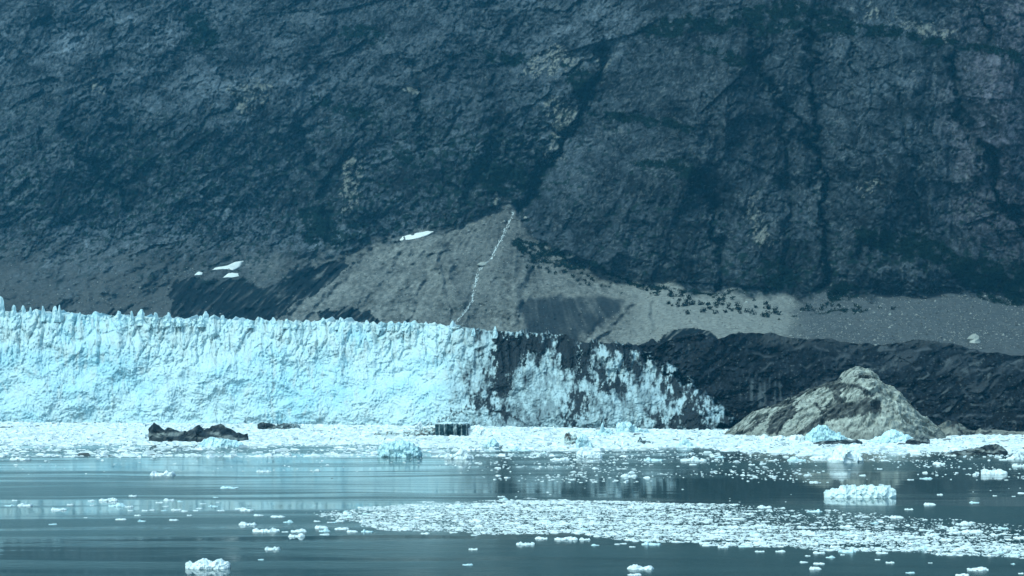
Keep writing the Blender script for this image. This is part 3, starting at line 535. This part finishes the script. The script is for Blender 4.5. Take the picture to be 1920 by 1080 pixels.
BERGS = [
 # px0, px1, base row, height px, depth/width, profile, kind, name, label, category
 (271, 459, 829, 35, .35, [.75, .95, .7, .55, .75, .6, .45, .5, .62, .85, .5, .7, .8, .85, .7, .6, .45, .3, .35], 'dark', 'iceberg', 'long black debris stained iceberg with pale streaks in the brash ice', 'iceberg'),
 (368, 453, 839, 19, .4, [.2, .55, .8, 1, .85, .75, .8, .75, .6, .45, .3], 'cyan', 'iceberg', 'small ribbed white iceberg in front of the long black iceberg', 'iceberg'),
 (481, 516, 805, 12, .6, [.8, 1, .95, .9, .5], 'dark', 'iceberg', 'rounded dark little iceberg at left of a striped grey one', 'iceberg'),
 (512, 561, 805, 11, .5, [.4, .8, .9, 1, .9, .8, .85, .6], 'grey', 'iceberg', 'low grey iceberg with a pale right end near the glacier foot', 'iceberg'),
 (815, 880, 818, 25, .5, [.95, .92, 1, .95, .98, .9], 'striped', 'iceberg', 'box shaped black iceberg with vertical white stripes', 'iceberg'),
 (874, 966, 818, 19, .35, [.9, .8, .95, .8, .6, .65, .5, .4, .25, .15], 'white', 'iceberg', 'white rubbly iceberg trailing right from the striped black block', 'iceberg'),
 (752, 822, 817, 16, .4, [.2, .4, .5, .55, .7, .6, .8, .9, .7], 'brown', 'iceberg', 'dirt covered iceberg left of the striped black block', 'iceberg'),
 (775, 792, 806, 17, .5, [.2, .4, .7, 1, .6], 'white', 'iceberg', 'thin white ice fin leaning above the dirt covered iceberg', 'iceberg'),
 (698, 757, 817, 8, .5, [.2, .6, .4, .9, .7, .5, .3], 'brown', 'iceberg', 'low brown crusted ice rubble left of the dirt covered iceberg', 'iceberg'),
 (706, 790, 858, 31, .5, [.35, .7, .8, .85, 1, .95, .85, .8, .75, .5, .3], 'ribbed', 'iceberg', 'grey ribbed iceberg standing clear of the brash edge', 'iceberg'),
 (833, 889, 861, 20, .4, [.35, .5, .3, .35, .6, 1, .9, .4, .25, .15], 'white', 'iceberg', 'low white iceberg with one square knob right of the ribbed iceberg', 'iceberg'),
 (906, 936, 839, 17, .7, [.4, .8, 1, .8, .4], 'cyan', 'iceberg', 'pale blue dome of ice at the brash edge right of the knobbed iceberg', 'iceberg'),
 (1058, 1083, 834, 22, .6, [.5, .9, 1, .8, .6, .9, .5], 'brown', 'iceberg', 'small iceberg crusted with brown debris left of the pale blue block', 'iceberg'),
 (1080, 1112, 840, 21, .6, [.4, .8, 1, .95, .8, .6, .3], 'cyan', 'iceberg', 'pale blue block of ice beside the brown crusted iceberg', 'iceberg'),
 (1118, 1150, 817, 25, .5, [.1, .2, .4, 1, .5, .6, .55, .3, .15], 'cyan', 'iceberg', 'pointed pale blue iceberg with a single spire', 'iceberg'),
 (1156, 1218, 812, 20, .4, [.7, 1, .85, .9, .8, .85, .5, .6, .4, .5, .3, .3, .15], 'cyan', 'iceberg', 'jagged pale blue iceberg stepping down to the right', 'iceberg'),
 (1196, 1222, 833, 12, .6, [.4, 1, .7, .5, .3, .5, .2], 'grey', 'iceberg', 'small grey wedge of ice in the middle of the brash', 'iceberg'),
 (1148, 1180, 838, 17, .6, [.2, .5, 1, .7, .9, .5, .3], 'white', 'iceberg', 'knobby white ice heap between the blue block and the grey wedge', 'iceberg'),
 (1268, 1300, 838, 14, .6, [.2, .5, .9, 1, .6, .3], 'cyan', 'iceberg', 'small pale blue ice heap at the brash edge left of the knoll', 'iceberg'),
 (1424, 1520, 828, 14, .25, [.4, .9, .6, .5, .8, .6, .7, .9, .7, .8], 'white', 'iceberg', 'white rubble of ice piled along the left foot of the knoll', 'iceberg'),
 (1512, 1593, 830, 27, .45, [.4, .55, .85, 1, .95, .98, .8, .6, .65, .4, .2], 'ribbed', 'iceberg', 'folded grey white iceberg stranded against the knoll', 'iceberg'),
 (1528, 1620, 834, 9, .3, [.3, .6, .7, .8, .7, .9, 1, .9, .9, .6], 'dark', 'iceberg', 'flat black slab of ice below the folded iceberg', 'iceberg'),
 (1634, 1720, 831, 24, .4, [.2, .3, .5, .6, 1, .95, .9, .75, .6, .5, .3], 'cyan', 'iceberg', 'angular pale blue iceberg stranded against the knoll on its right side', 'iceberg'),
 (1702, 1747, 834, 17, .6, [.3, .5, .7, .6, 1, .8, .4], 'dark', 'iceberg', 'black pointed lump right of the angular blue iceberg', 'iceberg'),
 (1556, 1624, 868, 32, .7, [.5, .85, .98, 1, .98, .9, .7, .6, .5, .3], 'white', 'iceberg', 'rounded white iceberg floating in front of the knoll', 'iceberg'),
 (1774, 1894, 853, 19, .25, [.05, .15, .25, .35, .45, .55, .65, .7, .85, .95, 1, .75, .3], 'dark', 'iceberg', 'tilted black slab of ice rising to the right at the brash edge', 'iceberg'),
 (1549, 1686, 934, 22, .35, [.5, .75, .8, .7, .85, .8, .9, .75, .85, .9, 1, .85, .95, .8, .85, .6], 'cracked', 'iceberg', 'flat topped white iceberg cut by dark cracks on open water', 'iceberg'),
 (344, 429, 1067, 17, .45, [.5, .75, .35, .6, .85, .9, 1, .75, .6, .8, .95, .9, .5, .6, .4], 'white', 'iceberg', 'lumpy white growler nearest the bottom left', 'iceberg'),
 (-8, 23, 804, 4, .5, [.6, 1, .8, .5], 'dark', 'iceberg', 'flat dark strip of ice at the left edge of the brash', 'iceberg'),
 (1081, 1130, 859, 13, .45, [.8, 1, .9, .8, .85, .75, .6, .4], 'white', 'iceberg', 'smooth white slab of ice just off the middle of the brash edge', 'iceberg'),
 (1842, 1892, 890, 10, .4, [.7, 1, .7, .6, .75, .9, .6, .3], 'white', 'iceberg', 'white floe with two humps near the right edge', 'ice floe'),
 (1890, 1926, 862, 10, .5, [.2, .5, .9, 1, .8, .5], 'white', 'iceberg', 'low white mound of ice at the right edge below the black slab', 'ice floe'),
 (1277, 1326, 865, 8, .4, [.4, .4, .5, 1, .5, .4, .2], 'white', 'ice_floe', 'flat white floe with a small peak in mid picture', 'ice floe'),
]
for i, (a, b, by, hp, dr, prof, kind, nm, lb, ct) in enumerate(BERGS):
    X_, Y_ = water_pt((a + b) / 2, by); s_ = Y_ / F; W_ = (b - a) * s_; H_ = hp * s_
    me = berg_mesh(nm, W_, H_, W_ * dr, prof, kind, 72, 34, 500 + i * 11, cross=9 if kind == 'striped' else 2.2, rough={'striped': .4, 'dark': .5}.get(kind, 1))
    obj(nm, me, M_BERG, loc=(X_, Y_ + W_ * dr / 2, 0), label=lb, cat=ct)

# small floes and growlers: shared meshes, one object each
FM = []
frng = np.random.default_rng(31)
for i in range(14):
    prof = np.clip(frng.uniform(.25, .75, 9) + (frng.random(9) > .75) * .4, 0, 1); prof[[0, -1]] *= .4
    FM.append(berg_mesh('ice_floe', 1, .17, .55, list(prof), 'white' if i % 5 else 'cyan', 22, 12, 700 + i * 9, cross=3, rough=1.2))
FLO = {
 'left': ('small white ice floe scattered left of the near brash band', 'floes scattered left of the near brash band',
   [(16, 949, 19), (45, 949, 28), (27, 939, 11), (108, 957, 28), (131, 947, 13), (98, 984, 15), (160, 971, 7), (170, 940, 12), (201, 940, 34), (172, 948, 8), (218, 950, 32), (241, 951, 16), (225, 975, 20), (244, 958, 10), (265, 978, 15), (257, 967, 12), (271, 958, 12), (285, 957, 10), (248, 931, 15), (307, 958, 11), (329, 957, 18), (345, 959, 12),
    (298, 943, 14), (316, 939, 20), (337, 941, 10), (310, 950, 12), (325, 976, 17), (366, 958, 11), (400, 950, 20), (408, 942, 8), (413, 958, 14), (373, 954, 12), (355, 967, 10), (404, 933, 9), (380, 945, 12), (450, 955, 20), (462, 958, 24), (463, 985, 32), (540, 980, 18), (484, 967, 18), (520, 970, 26), (602, 991, 24), (625, 980, 12), (637, 978, 16), (594, 978, 12), (618, 980, 10)]),
 'low': ('small white ice floe alone on dark water below the near brash band', 'floes below the near brash band',
   [(510, 1031, 28), (489, 1050, 11), (497, 998, 48), (559, 998, 28), (534, 998, 12), (555, 1007, 30), (608, 997, 20), (608, 1003, 18), (640, 993, 26), (660, 998, 20), (688, 998, 22), (797, 1001, 16), (850, 999, 15), (889, 1004, 12), (887, 1031, 17), (877, 1060, 19), (985, 1022, 33), (1015, 1011, 23), (1062, 1013, 42), (1097, 1013, 20), (1116, 1023, 15), (1169, 1020, 13), (1186, 1026, 12), (1157, 1021, 10), (1222, 1022, 35),
    (1202, 1068, 48), (1190, 1079, 25), (1324, 1024, 14), (1357, 1027, 20), (1395, 1026, 20), (1425, 1035, 17), (1464, 1035, 18), (1515, 1043, 10), (1537, 1038, 22), (1558, 1046, 17), (1508, 1055, 15), (1537, 1058, 21), (1530, 1068, 22), (1590, 1036, 32), (1580, 1041, 8), (1655, 1038, 22), (1646, 1050, 10), (1670, 1056, 16), (1708, 1075, 17), (1745, 1056, 8), (1836, 1070, 39), (1806, 1080, 25), (1915, 1076, 10), (1900, 1058, 8)]),
 'mid': ('small flat ice floe on open water between the two brash bands', 'floes between the two brash bands',
   [(1808, 984, 28), (1825, 999, 40), (1745, 947, 22), (1828, 943, 18), (1763, 928, 11), (1866, 930, 8), (1901, 931, 7), (1705, 956, 16), (1738, 898, 23), (1708, 900, 12), (1762, 871, 22), (1882, 863, 15), (1912, 875, 24), (1495, 864, 34), (1618, 892, 12), (1527, 905, 17), (1538, 860, 36), (1226, 864, 35), (1180, 894, 30), (1050, 863, 35), (832, 857, 30), (303, 892, 46), (428, 916, 33), (492, 885, 24), (370, 843, 27), (35, 863, 38),
    (885, 845, 45), (962, 845, 30), (70, 839, 18), (1000, 858, 14), (1300, 872, 14), (1350, 858, 18), (1410, 872, 12), (1660, 864, 16), (1650, 880, 10), (940, 932, 14), (985, 846, 22), (700, 838, 14), (130, 846, 14), (220, 843, 18), (510, 846, 12), (1020, 850, 10), (1450, 895, 12)]),
}
OWN = {(497, 998): 'widest flat floe left of the tip of the near brash band', (1062, 1013): 'wide flat floe close below the left half of the near brash band', (1202, 1068): 'long flat floe near the bottom edge in mid picture',
 (1190, 1079): 'floe cut by the bottom edge just below the long flat floe', (1836, 1070): 'long thin floe near the bottom right corner', (985, 1022): 'flat floe alone below the brash band near the middle', (510, 1031): 'lone flat floe up and right of the lumpy growler',
 (877, 1060): 'small round floe near the bottom edge left of the middle', (887, 1031): 'small floe straight above the round one near the bottom edge', (1222, 1022): 'wide ragged floe touching the lower edge of the near brash band', (489, 1050): 'tiny floe between the lumpy growler and the lone flat floe',
 (1915, 1076): 'tiny floe in the bottom right corner', (98, 984): 'lone small floe below the scatter near the left edge', (463, 985): 'wide floe just above the widest flat floe on the left', (201, 940): 'longest floe in the upper row of the left scatter', (108, 957): 'humped floe in the left scatter closest to the left edge pair',
 (303, 892): 'long flat floe on streaked water below the black iceberg', (428, 916): 'flat floe right and below the long one on streaked water', (492, 885): 'small flat floe alone on streaked water left of the ribbed iceberg', (35, 863): 'pale flat floe near the left edge below the far brash',
 (370, 843): 'flat floe just below the small ribbed white iceberg', (1180, 894): 'lone floe on dark water left of the flat topped iceberg', (1745, 947): 'lone floe right and below the flat topped iceberg', (1828, 943): 'flat floe alone right of the flat topped iceberg, nearer the edge',
 (1825, 999): 'broad floe on the upper right edge of the near brash band', (1808, 984): 'knobbed floe just above the broad floe of the near band', (1495, 864): 'flat floe left of the rounded white iceberg', (1538, 860): 'thin white tongue of ice touching the rounded iceberg on its left',
 (885, 845): 'thin pale floe above the knobbed iceberg at the brash edge', (1762, 871): 'thin floe on dark water below the tilted black slab', (1738, 898): 'wider of two floes below right of the rounded iceberg', (1708, 900): 'smaller of two floes below right of the rounded iceberg', (940, 932): 'tiny floe just above the near brash band in mid picture'}
k = 0
def floe(px, py, wpx_, lb, gp, hs=1.0):
    global k
    X_, Y_ = water_pt(px, py); W_ = wpx_ * Y_ / F
    lb = OWN.get((px, py), lb)
    obj('ice_floe', FM[k % 14], M_BERG, loc=(X_, Y_ + W_ * .25, 0), scale=(W_ * (1 if k % 3 else -1), W_, W_ * hs), label=lb, cat='ice floe', group=gp); k += 1
for lb, gp, L in FLO.values():
    for (a, b, c_) in L: floe(a, b, c_ * 1.05, lb, gp, float(frng.uniform(.75, 1.25)))
NEAR_UP = [(560, 962), (700, 952), (820, 942), (900, 936), (960, 937), (1100, 940), (1250, 944), (1400, 948), (1560, 958), (1700, 965), (1920, 985), (2100, 1000), (2300, 1045)]
NEAR_LO = [(560, 966), (640, 975), (720, 992), (800, 997), (960, 999), (1060, 1000), (1120, 1008), (1220, 1017), (1320, 1021), (1450, 1026), (1600, 1031), (1800, 1041), (1920, 1046), (2100, 1053), (2300, 1056)]
for i in range(95):
    a = frng.uniform(640, 1920); lo, up = lin(a, NEAR_LO), lin(a, NEAR_UP); b = lo - (lo - up) * frng.random() ** 1.3
    floe(a, b, frng.uniform(10, 22) * (1.3 if a > 1350 else .9), 'larger white chunk of ice within the near brash band', 'chunks in the near brash band')

# brash ice: tens of thousands of bits, joined
def chunks(name, X_, Y_, S, hr, label, tint=(.88, .90, .89)):
    n = len(X_); r = np.random.default_rng(77); ang = r.uniform(0, 6.28, n)[:, None] + np.array([0, 2.1, 4.2]) + r.normal(0, .25, (n, 3))
    ra = S[:, None] * r.uniform(.4, .65, (n, 3)); H_ = (S * r.uniform(.5, 1.4, n) * hr)[:, None]
    v = np.zeros((n, 6, 3), np.float32)
    v[:, :3, 0] = X_[:, None] + ra * np.cos(ang) * 1.7; v[:, :3, 1] = Y_[:, None] + ra * np.sin(ang); v[:, :3, 2] = -.05
    sh = r.uniform(.15, .8, (n, 3)); v[:, 3:, 0] = X_[:, None] + ra * sh * np.cos(ang) * 1.7; v[:, 3:, 1] = Y_[:, None] + ra * sh * np.sin(ang); v[:, 3:, 2] = H_ * r.uniform(.4, 1.2, (n, 3))
    o = (np.arange(n) * 6)[:, None]; t = np.array([[3, 4, 5]]); q = np.array([[0, 1, 4, 3], [1, 2, 5, 4], [2, 0, 3, 5]])
    c = np.empty((n, 6, 3), np.float32); c[:] = tint; c *= r.uniform(.82, 1.08, (n, 1, 1)); dk_ = r.random(n) < .012; c[dk_] = (.15, .15, .14)
    me = make_mesh(name, v, (o[:, None] + q[None]).reshape(-1, 4), (o + t).reshape(-1, 3), np.clip(c, 0, .9), smooth=False)
    return obj(name, me, M_BERG, kind='stuff', label=label)
FAR_LO = [(-420, 834), (0, 833), (250, 833), (400, 837), (470, 838), (560, 834), (700, 832), (830, 838), (900, 841), (1000, 843), (1110, 846), (1150, 840), (1340, 840), (1360, 847), (1500, 851), (1560, 853), (1700, 850), (1800, 846), (1920, 850), (2340, 852)]
def band(n, px0, px1, y0, y1, r):
    a = r.uniform(px0, px1, n); Y_ = np.sqrt(r.uniform(y0 ** 2, y1 ** 2, n)); return a, Y_
r = np.random.default_rng(91)
a, Y_ = band(136000, -420, 2340, 490, 925, r); py = HOR + F * CAMZ / Y_
gxn = (a - 960) / F * Y_; edge = py + 3.5 * fbm(gxn / 25, Y_ / 60, 3, 801)
lo = lin(a, FAR_LO); ok = (edge < lo) & (py > lin(a, BASE) - 2)
gap = fbm(gxn / 30, Y_ / 14, 3, 803) > .62
strag = (~ok) & (edge < lo + 30) & (r.random(len(a)) < .30 * np.clip(.55 + 1.2 * fbm(gxn / 60, Y_ / 22, 3, 805), 0, 1) * sstep(1100, 700, a) + .04)
ok &= r.random(len(a)) < sstep(-420, -150, a) * sstep(2340, 2080, a)
kp = (ok & (~gap | (r.random(len(a)) < .25))) | strag
a, Y_, gxn = a[kp], Y_[kp], gxn[kp]; S = .55 + 1.1 * r.pareto(3.2, len(a)).clip(0, 2.6)
chunks('brash_ice', gxn, Y_, S, .24, 'dense white brash ice covering the water below the glacier')
a, Y_ = band(108000, 520, 2300, 205, 320, r); py = HOR + F * CAMZ / Y_; gxn = (a - 960) / F * Y_
up, lo = lin(a, NEAR_UP), lin(a, NEAR_LO); e = 8 * fbm(gxn / 16, Y_ / 6, 4, 811)
f = (py - up) / (lo - up); dens = sstep(500, 800, a + 120 * fbm(gxn / 8, Y_ / 14, 2, 815)) * (1 - .82 * sstep(1150, 1500, a) * sstep(.62, .35, f + .15 * e / 5)) * np.clip(.85 + .9 * fbm(gxn / 22, Y_ / 4, 4, 813), .08, 1)
kp = (py + e > up) & (py + .6 * e < lo) & (r.random(len(a)) < dens); a, Y_, gxn = a[kp], Y_[kp], gxn[kp]
chunks('brash_ice', gxn, Y_, .20 + .22 * r.pareto(2.6, len(a)).clip(0, 3.5), .17, 'white brash ice drifting in a long band across the near water')
a, Y_ = band(9000, -100, 2050, 300, 560, r); py = HOR + F * CAMZ / Y_; gxn = (a - 960) / F * Y_
dens = sstep(700, 1050, a) * np.clip(.35 + 1.3 * fbm(gxn / 40, Y_ / 35, 3, 821), .02, 1) * np.where(py > 905, .06, 1) + .10 * sstep(905, 850, py)
kp = r.random(len(a)) < dens; a, Y_, gxn = a[kp], Y_[kp], gxn[kp]
chunks('brash_ice', gxn, Y_, .35 + .35 * r.pareto(3, len(a)).clip(0, 3), .28, 'sparse bits of ice speckling the dark water between the brash bands')

# ------------------------------------------------------------------ snow patches, stream, boulders, shrubs on the slopes
Dsm = blur(blur(D, 5, 1), 4, 0); D_keep = D
def patch(name, poly, lb, ct, colr_, thick=2.0, seed=0):
    global D
    p = np.array(poly, float); n = 40; t = np.linspace(0, len(p), n, endpoint=False); pe = np.vstack([p, p[:1]])
    ex = np.interp(t, range(len(pe)), pe[:, 0]); ey = np.interp(t, range(len(pe)), pe[:, 1]); cx, cy = p.mean(0); m = 8
    s_ = np.linspace(.04, 1, m)[:, None]; jx = 1 + .07 * noise2(t * 1.7 + seed, 0 * t, 900)
    qx = cx + (ex - cx) * s_ * jx; qy = cy + (ey - cy) * s_ * jx; D = Dsm; Yq = surf(qx, qy); D = D_keep
    Yq = Yq - thick * (1 - s_ ** 2) - .9 + .5 * noise2(qx / 6, qy / 4, 903) + 3.0 * (s_ > .99)
    v = ray(qx, qy, Yq).reshape(-1, 3); i0 = np.arange((m - 1) * n); q = np.stack([i0, i0 + n, i0 // n * n + (i0 + 1) % n + n, i0 // n * n + (i0 + 1) % n], 1)
    v = np.concatenate([v, ray(cx, cy, Yq[0].mean())[None]]); tr = [[kk, (kk + 1) % n, m * n] for kk in range(n)]
    c = np.empty((len(v), 3)); c[:] = colr_; c *= (1 + .1 * noise2(v[:, 0] / 4, v[:, 2] / 3, 905))[:, None]
    obj(name, make_mesh(name, v, q, tr, np.clip(c, 0, .9)), M_SNOW, label=lb, cat=ct)
patch('snow_patch', [(738, 453), (752, 444), (775, 438), (800, 433), (816, 434), (800, 443), (770, 450)], 'long white snow patch on the crest of the talus fan', 'snow patch', (.72, .71, .66), 2.5, 1)
patch('snow_patch', [(393, 507), (405, 501), (425, 498), (443, 490), (457, 489), (452, 501), (438, 508), (425, 505), (410, 506)], 'largest of the three white snow patches above the dark bank', 'snow patch', (.72, .71, .67), 2.5, 2)
patch('snow_patch', [(416, 521), (430, 511), (447, 512), (450, 518), (435, 521)], 'small white snow patch just below the largest of the three', 'snow patch', (.72, .71, .67), 2, 3)
patch('snow_patch', [(362, 517), (372, 508), (381, 511), (379, 516)], 'smallest snow patch, leftmost above the dark bank', 'snow patch', (.68, .68, .64), 2, 4)
def stream():
    r = np.random.default_rng(12); V, Q = [], []; p = np.array(STREAM); seg = np.r_[0, np.cumsum(np.hypot(*np.diff(p, axis=0).T))]
    for st in range(5):
        s_ = np.arange(14, seg[-1], 1.3); x = np.interp(s_, seg, p[:, 0]); y = np.interp(s_, seg, p[:, 1])
        x = x + (st - 2) * 1.1 + 2.8 * noise2(s_ / 11 + st * 9, 0 * s_, 911); wd = (.15 + .65 * r.random(len(s_))) * (1.2 if st == 2 else .8)
        Yl = surf(x, y) - 1.2; l = ray(x - wd, y, Yl); rr_ = ray(x + wd, y, Yl)
        for i in range(len(s_) - 1):
            if noise2(s_[i] / 5. + st * 7, st * 3.3, 915) > (.1 if st != 2 else -.12):
                b = len(V); V += [l[i], rr_[i], rr_[i + 1], l[i + 1]]; Q.append([b, b + 1, b + 2, b + 3])
    V = np.array(V); c = np.empty((len(V), 3)); c[:] = (.6, .63, .62)
    obj('meltwater_stream', make_mesh('meltwater_stream', V, Q, None, c), M_SNOW, kind='structure', label='thin white meltwater stream tumbling down the talus fan')
stream()
def rock_shape(seed, n=7, m=5):
    r = np.random.default_rng(seed); a = np.arange(n) / n * 6.283; t = np.linspace(-.3, 1, m)[:, None]; rad_ = np.sqrt(np.clip(1 - (t * .98) ** 2, .02, 1)) * .5 * r.uniform(.75, 1.2, (m, n))
    v = np.stack([rad_ * np.cos(a), rad_ * np.sin(a), t * .5 * r.uniform(.9, 1.1, (m, n))], -1).reshape(-1, 3); i0 = np.arange((m - 1) * n)
    q = np.stack([i0, i0 // n * n + (i0 + 1) % n, i0 // n * n + (i0 + 1) % n + n, i0 + n], 1); v = np.vstack([v, [[0, 0, .52]]])
    tr = [[(m - 1) * n + kk, (m - 1) * n + (kk + 1) % n, m * n] for kk in range(n)]; c = np.empty((len(v), 3)); c[:] = (.34, .335, .30); c *= r.uniform(.85, 1.1, (len(v), 1))
    return make_mesh('boulder', v, q, tr, c, smooth=False)
for i, (bx, by, bw, lb) in enumerate([(1827, 640, 27, 'big pale boulder at the edge of the black ice on the far right'), (1669, 590, 6, 'small pale boulder alone on the right scree slope'), (905, 497, 20, 'flat pale boulder beside the meltwater stream'), (1400, 568, 7, 'pale boulder among the shrubs of the gravel terrace'), (985, 409, 7, 'small boulder near the head of the talus fan')]):
    Y = float(surf(bx, by)) - 1; s_ = bw * Y / F
    obj('boulder', rock_shape(40 + i), M_KNOLL, loc=ray(bx, by, Y), scale=(s_, s_, s_ * (1.0 if i != 2 else .6)), label=lb, cat='boulder')
def scree():
    r = np.random.default_rng(55); n = 46000; a = r.uniform(-60, 1980, n); b = r.uniform(380, 655, n)
    i = np.clip(np.searchsorted(rpy, b), 0, Rr - 1); j = np.clip(np.searchsorted(cpx, a), 0, C - 1)
    w_ = (cl[i, j] < .5) * np.where(a > 1480, 1, np.where(np.abs(sd[i, j]) < 45, .8, .28)) * (1 - .85 * darkscar[i, j]) * (1 - .9 * dk[i, j])
    kp = r.random(n) < w_; a, b = a[kp], b[kp]; n = len(a); Y = surf(a, b) - .2; P = ray(a, b, Y); S = (.45 + .5 * r.pareto(3, n).clip(0, 3.5))
    o8 = np.array([[1, 0, 0], [0, 1, 0], [-1, 0, 0], [0, -1, 0], [0, 0, 1], [0, 0, -1]], float)
    V = P[:, None] + o8[None] * S[:, None, None] * r.uniform(.5, 1.1, (n, 6, 1)) * .75
    T = np.array([[0, 1, 4], [1, 2, 4], [2, 3, 4], [3, 0, 4], [1, 0, 5], [2, 1, 5], [3, 2, 5], [0, 3, 5]]); tr = ((np.arange(n) * 6)[:, None, None] + T[None]).reshape(-1, 3)
    c = np.empty((n, 6, 3)); c[:] = (.16, .158, .145); c *= r.uniform(.3, 1.9, (n, 1, 1))
    obj('scree_boulders', make_mesh('scree', V, None, tr, np.clip(c, 0, .6), smooth=False), M_KNOLL, kind='stuff', label='loose grey boulders strewn over the talus slopes')
scree()
def leaf_tris(P, S, r, per, flat=.6):
    n = len(P); c0 = P[:, None] + r.normal(0, .42, (n, per, 3)) * S[:, None, None] * np.array([1, 1, flat]) + np.array([0, 0, .45]) * S[:, None, None] * flat
    e = r.normal(0, .26, (n, per, 3, 3)) * S[:, None, None, None]; V = (c0[:, :, None] + e).reshape(-1, 3); return V, np.arange(len(V)).reshape(-1, 3)
def thicket():
    r = np.random.default_rng(66); I, J = np.nonzero((vm > .35) & (PX > -60) & (PX < 1990) & (PY > -30)); s_ = r.choice(len(I), 12000, replace=False); I, J = I[s_], J[s_]
    a = PX[I, J] + r.uniform(-1, 1, 12000); b = PY[I, J] + r.uniform(-1, 1, 12000); Y = surf(a, b) - .3; V, T = leaf_tris(ray(a, b, Y), r.uniform(.9, 2.4, 12000), r, 8)
    c = np.repeat(np.array([[.009, .016, .010]]) * r.uniform(.6, 1.5, (12000 * 8, 1)), 3, 0)
    obj('alder_thicket', make_mesh('alder_thicket', V, None, T, c, smooth=False), M_LEAF, kind='stuff', label='dark green alder and moss covering the ledges of the wall')
thicket()
SHR = []
for i in range(7):
    r = np.random.default_rng(600 + i); V, T = leaf_tris(np.zeros((1, 3)), np.array([.55]), r, 46, 1.0); c = np.repeat(np.array([[.009, .016, .010]]) * r.uniform(.6, 1.6, (46, 1)), 3, 0); V[:, 2] = np.abs(V[:, 2]); SHR.append(make_mesh('shrub', V, None, T, c, smooth=False))
r = np.random.default_rng(70)
def shrubs(n, line, spread, sz, lb, gp):
    p = np.array(line, float); seg = np.r_[0, np.cumsum(np.hypot(*np.diff(p, axis=0).T))]
    for i in range(n):
        s_ = r.uniform(0, seg[-1]); a = np.interp(s_, seg, p[:, 0]) + r.normal(0, 4); b = np.interp(s_, seg, p[:, 1]) + r.normal(0, spread); Y = float(surf(a, b)) - .5
        S_ = r.uniform(*sz) * Y / F; obj('shrub', SHR[int(r.integers(7))], M_LEAF, loc=ray(a, b + .3 * S_, Y), rot=(0, 0, r.uniform(0, 6)), scale=(S_ * 1.05, S_, S_ * 1.25), label=lb, cat='shrub', group=gp)
shrubs(46, [(985, 490), (1040, 510), (1100, 525), (1200, 545), (1260, 552)], 6, (4, 8), 'dark shrub dotted on the grey slope below the thicket', 'shrubs below the thicket')
shrubs(70, [(1240, 562), (1300, 572), (1380, 580), (1470, 588)], 7, (5, 11), 'dark shrub in the row along the gravel terrace', 'shrubs along the gravel terrace')
shrubs(40, [(570, 440), (640, 420), (720, 415), (800, 400), (880, 385)], 14, (4, 9), 'dark shrub at the foot of the wall above the talus fan', 'shrubs at the foot of the wall')
shrubs(14, [(1500, 580), (1560, 576), (1620, 578), (1690, 575)], 4, (6, 12), 'dark shrub on the right scree slope', 'shrubs on the right scree')

# ------------------------------------------------------------------ haze in the fjord air
def haze():
    x0, x1, y0, y1, z0, z1 = -2700, 2700, -450, 2600, -4, 900
    v = [(x, y, z) for z in (z0, z1) for y in (y0, y1) for x in (x0, x1)]
    q = [[0, 2, 3, 1], [4, 5, 7, 6], [0, 1, 5, 4], [2, 6, 7, 3], [0, 4, 6, 2], [1, 3, 7, 5]]
    me = make_mesh('haze', v, q, smooth=False); m = bpy.data.materials.new('fjord_haze'); m.use_nodes = True; n = m.node_tree.nodes; n.clear()
    o = n.new('ShaderNodeOutputMaterial'); p = n.new('ShaderNodeVolumePrincipled'); p.inputs['Color'].default_value = (.25, .64, 1, 1)
    p.inputs['Density'].default_value = HAZE_DENSITY; p.inputs['Anisotropy'].default_value = 0; m.node_tree.links.new(p.outputs[0], o.inputs['Volume'])
    obj('haze', me, m, kind='stuff', label='thin blue haze filling the fjord air')
haze()
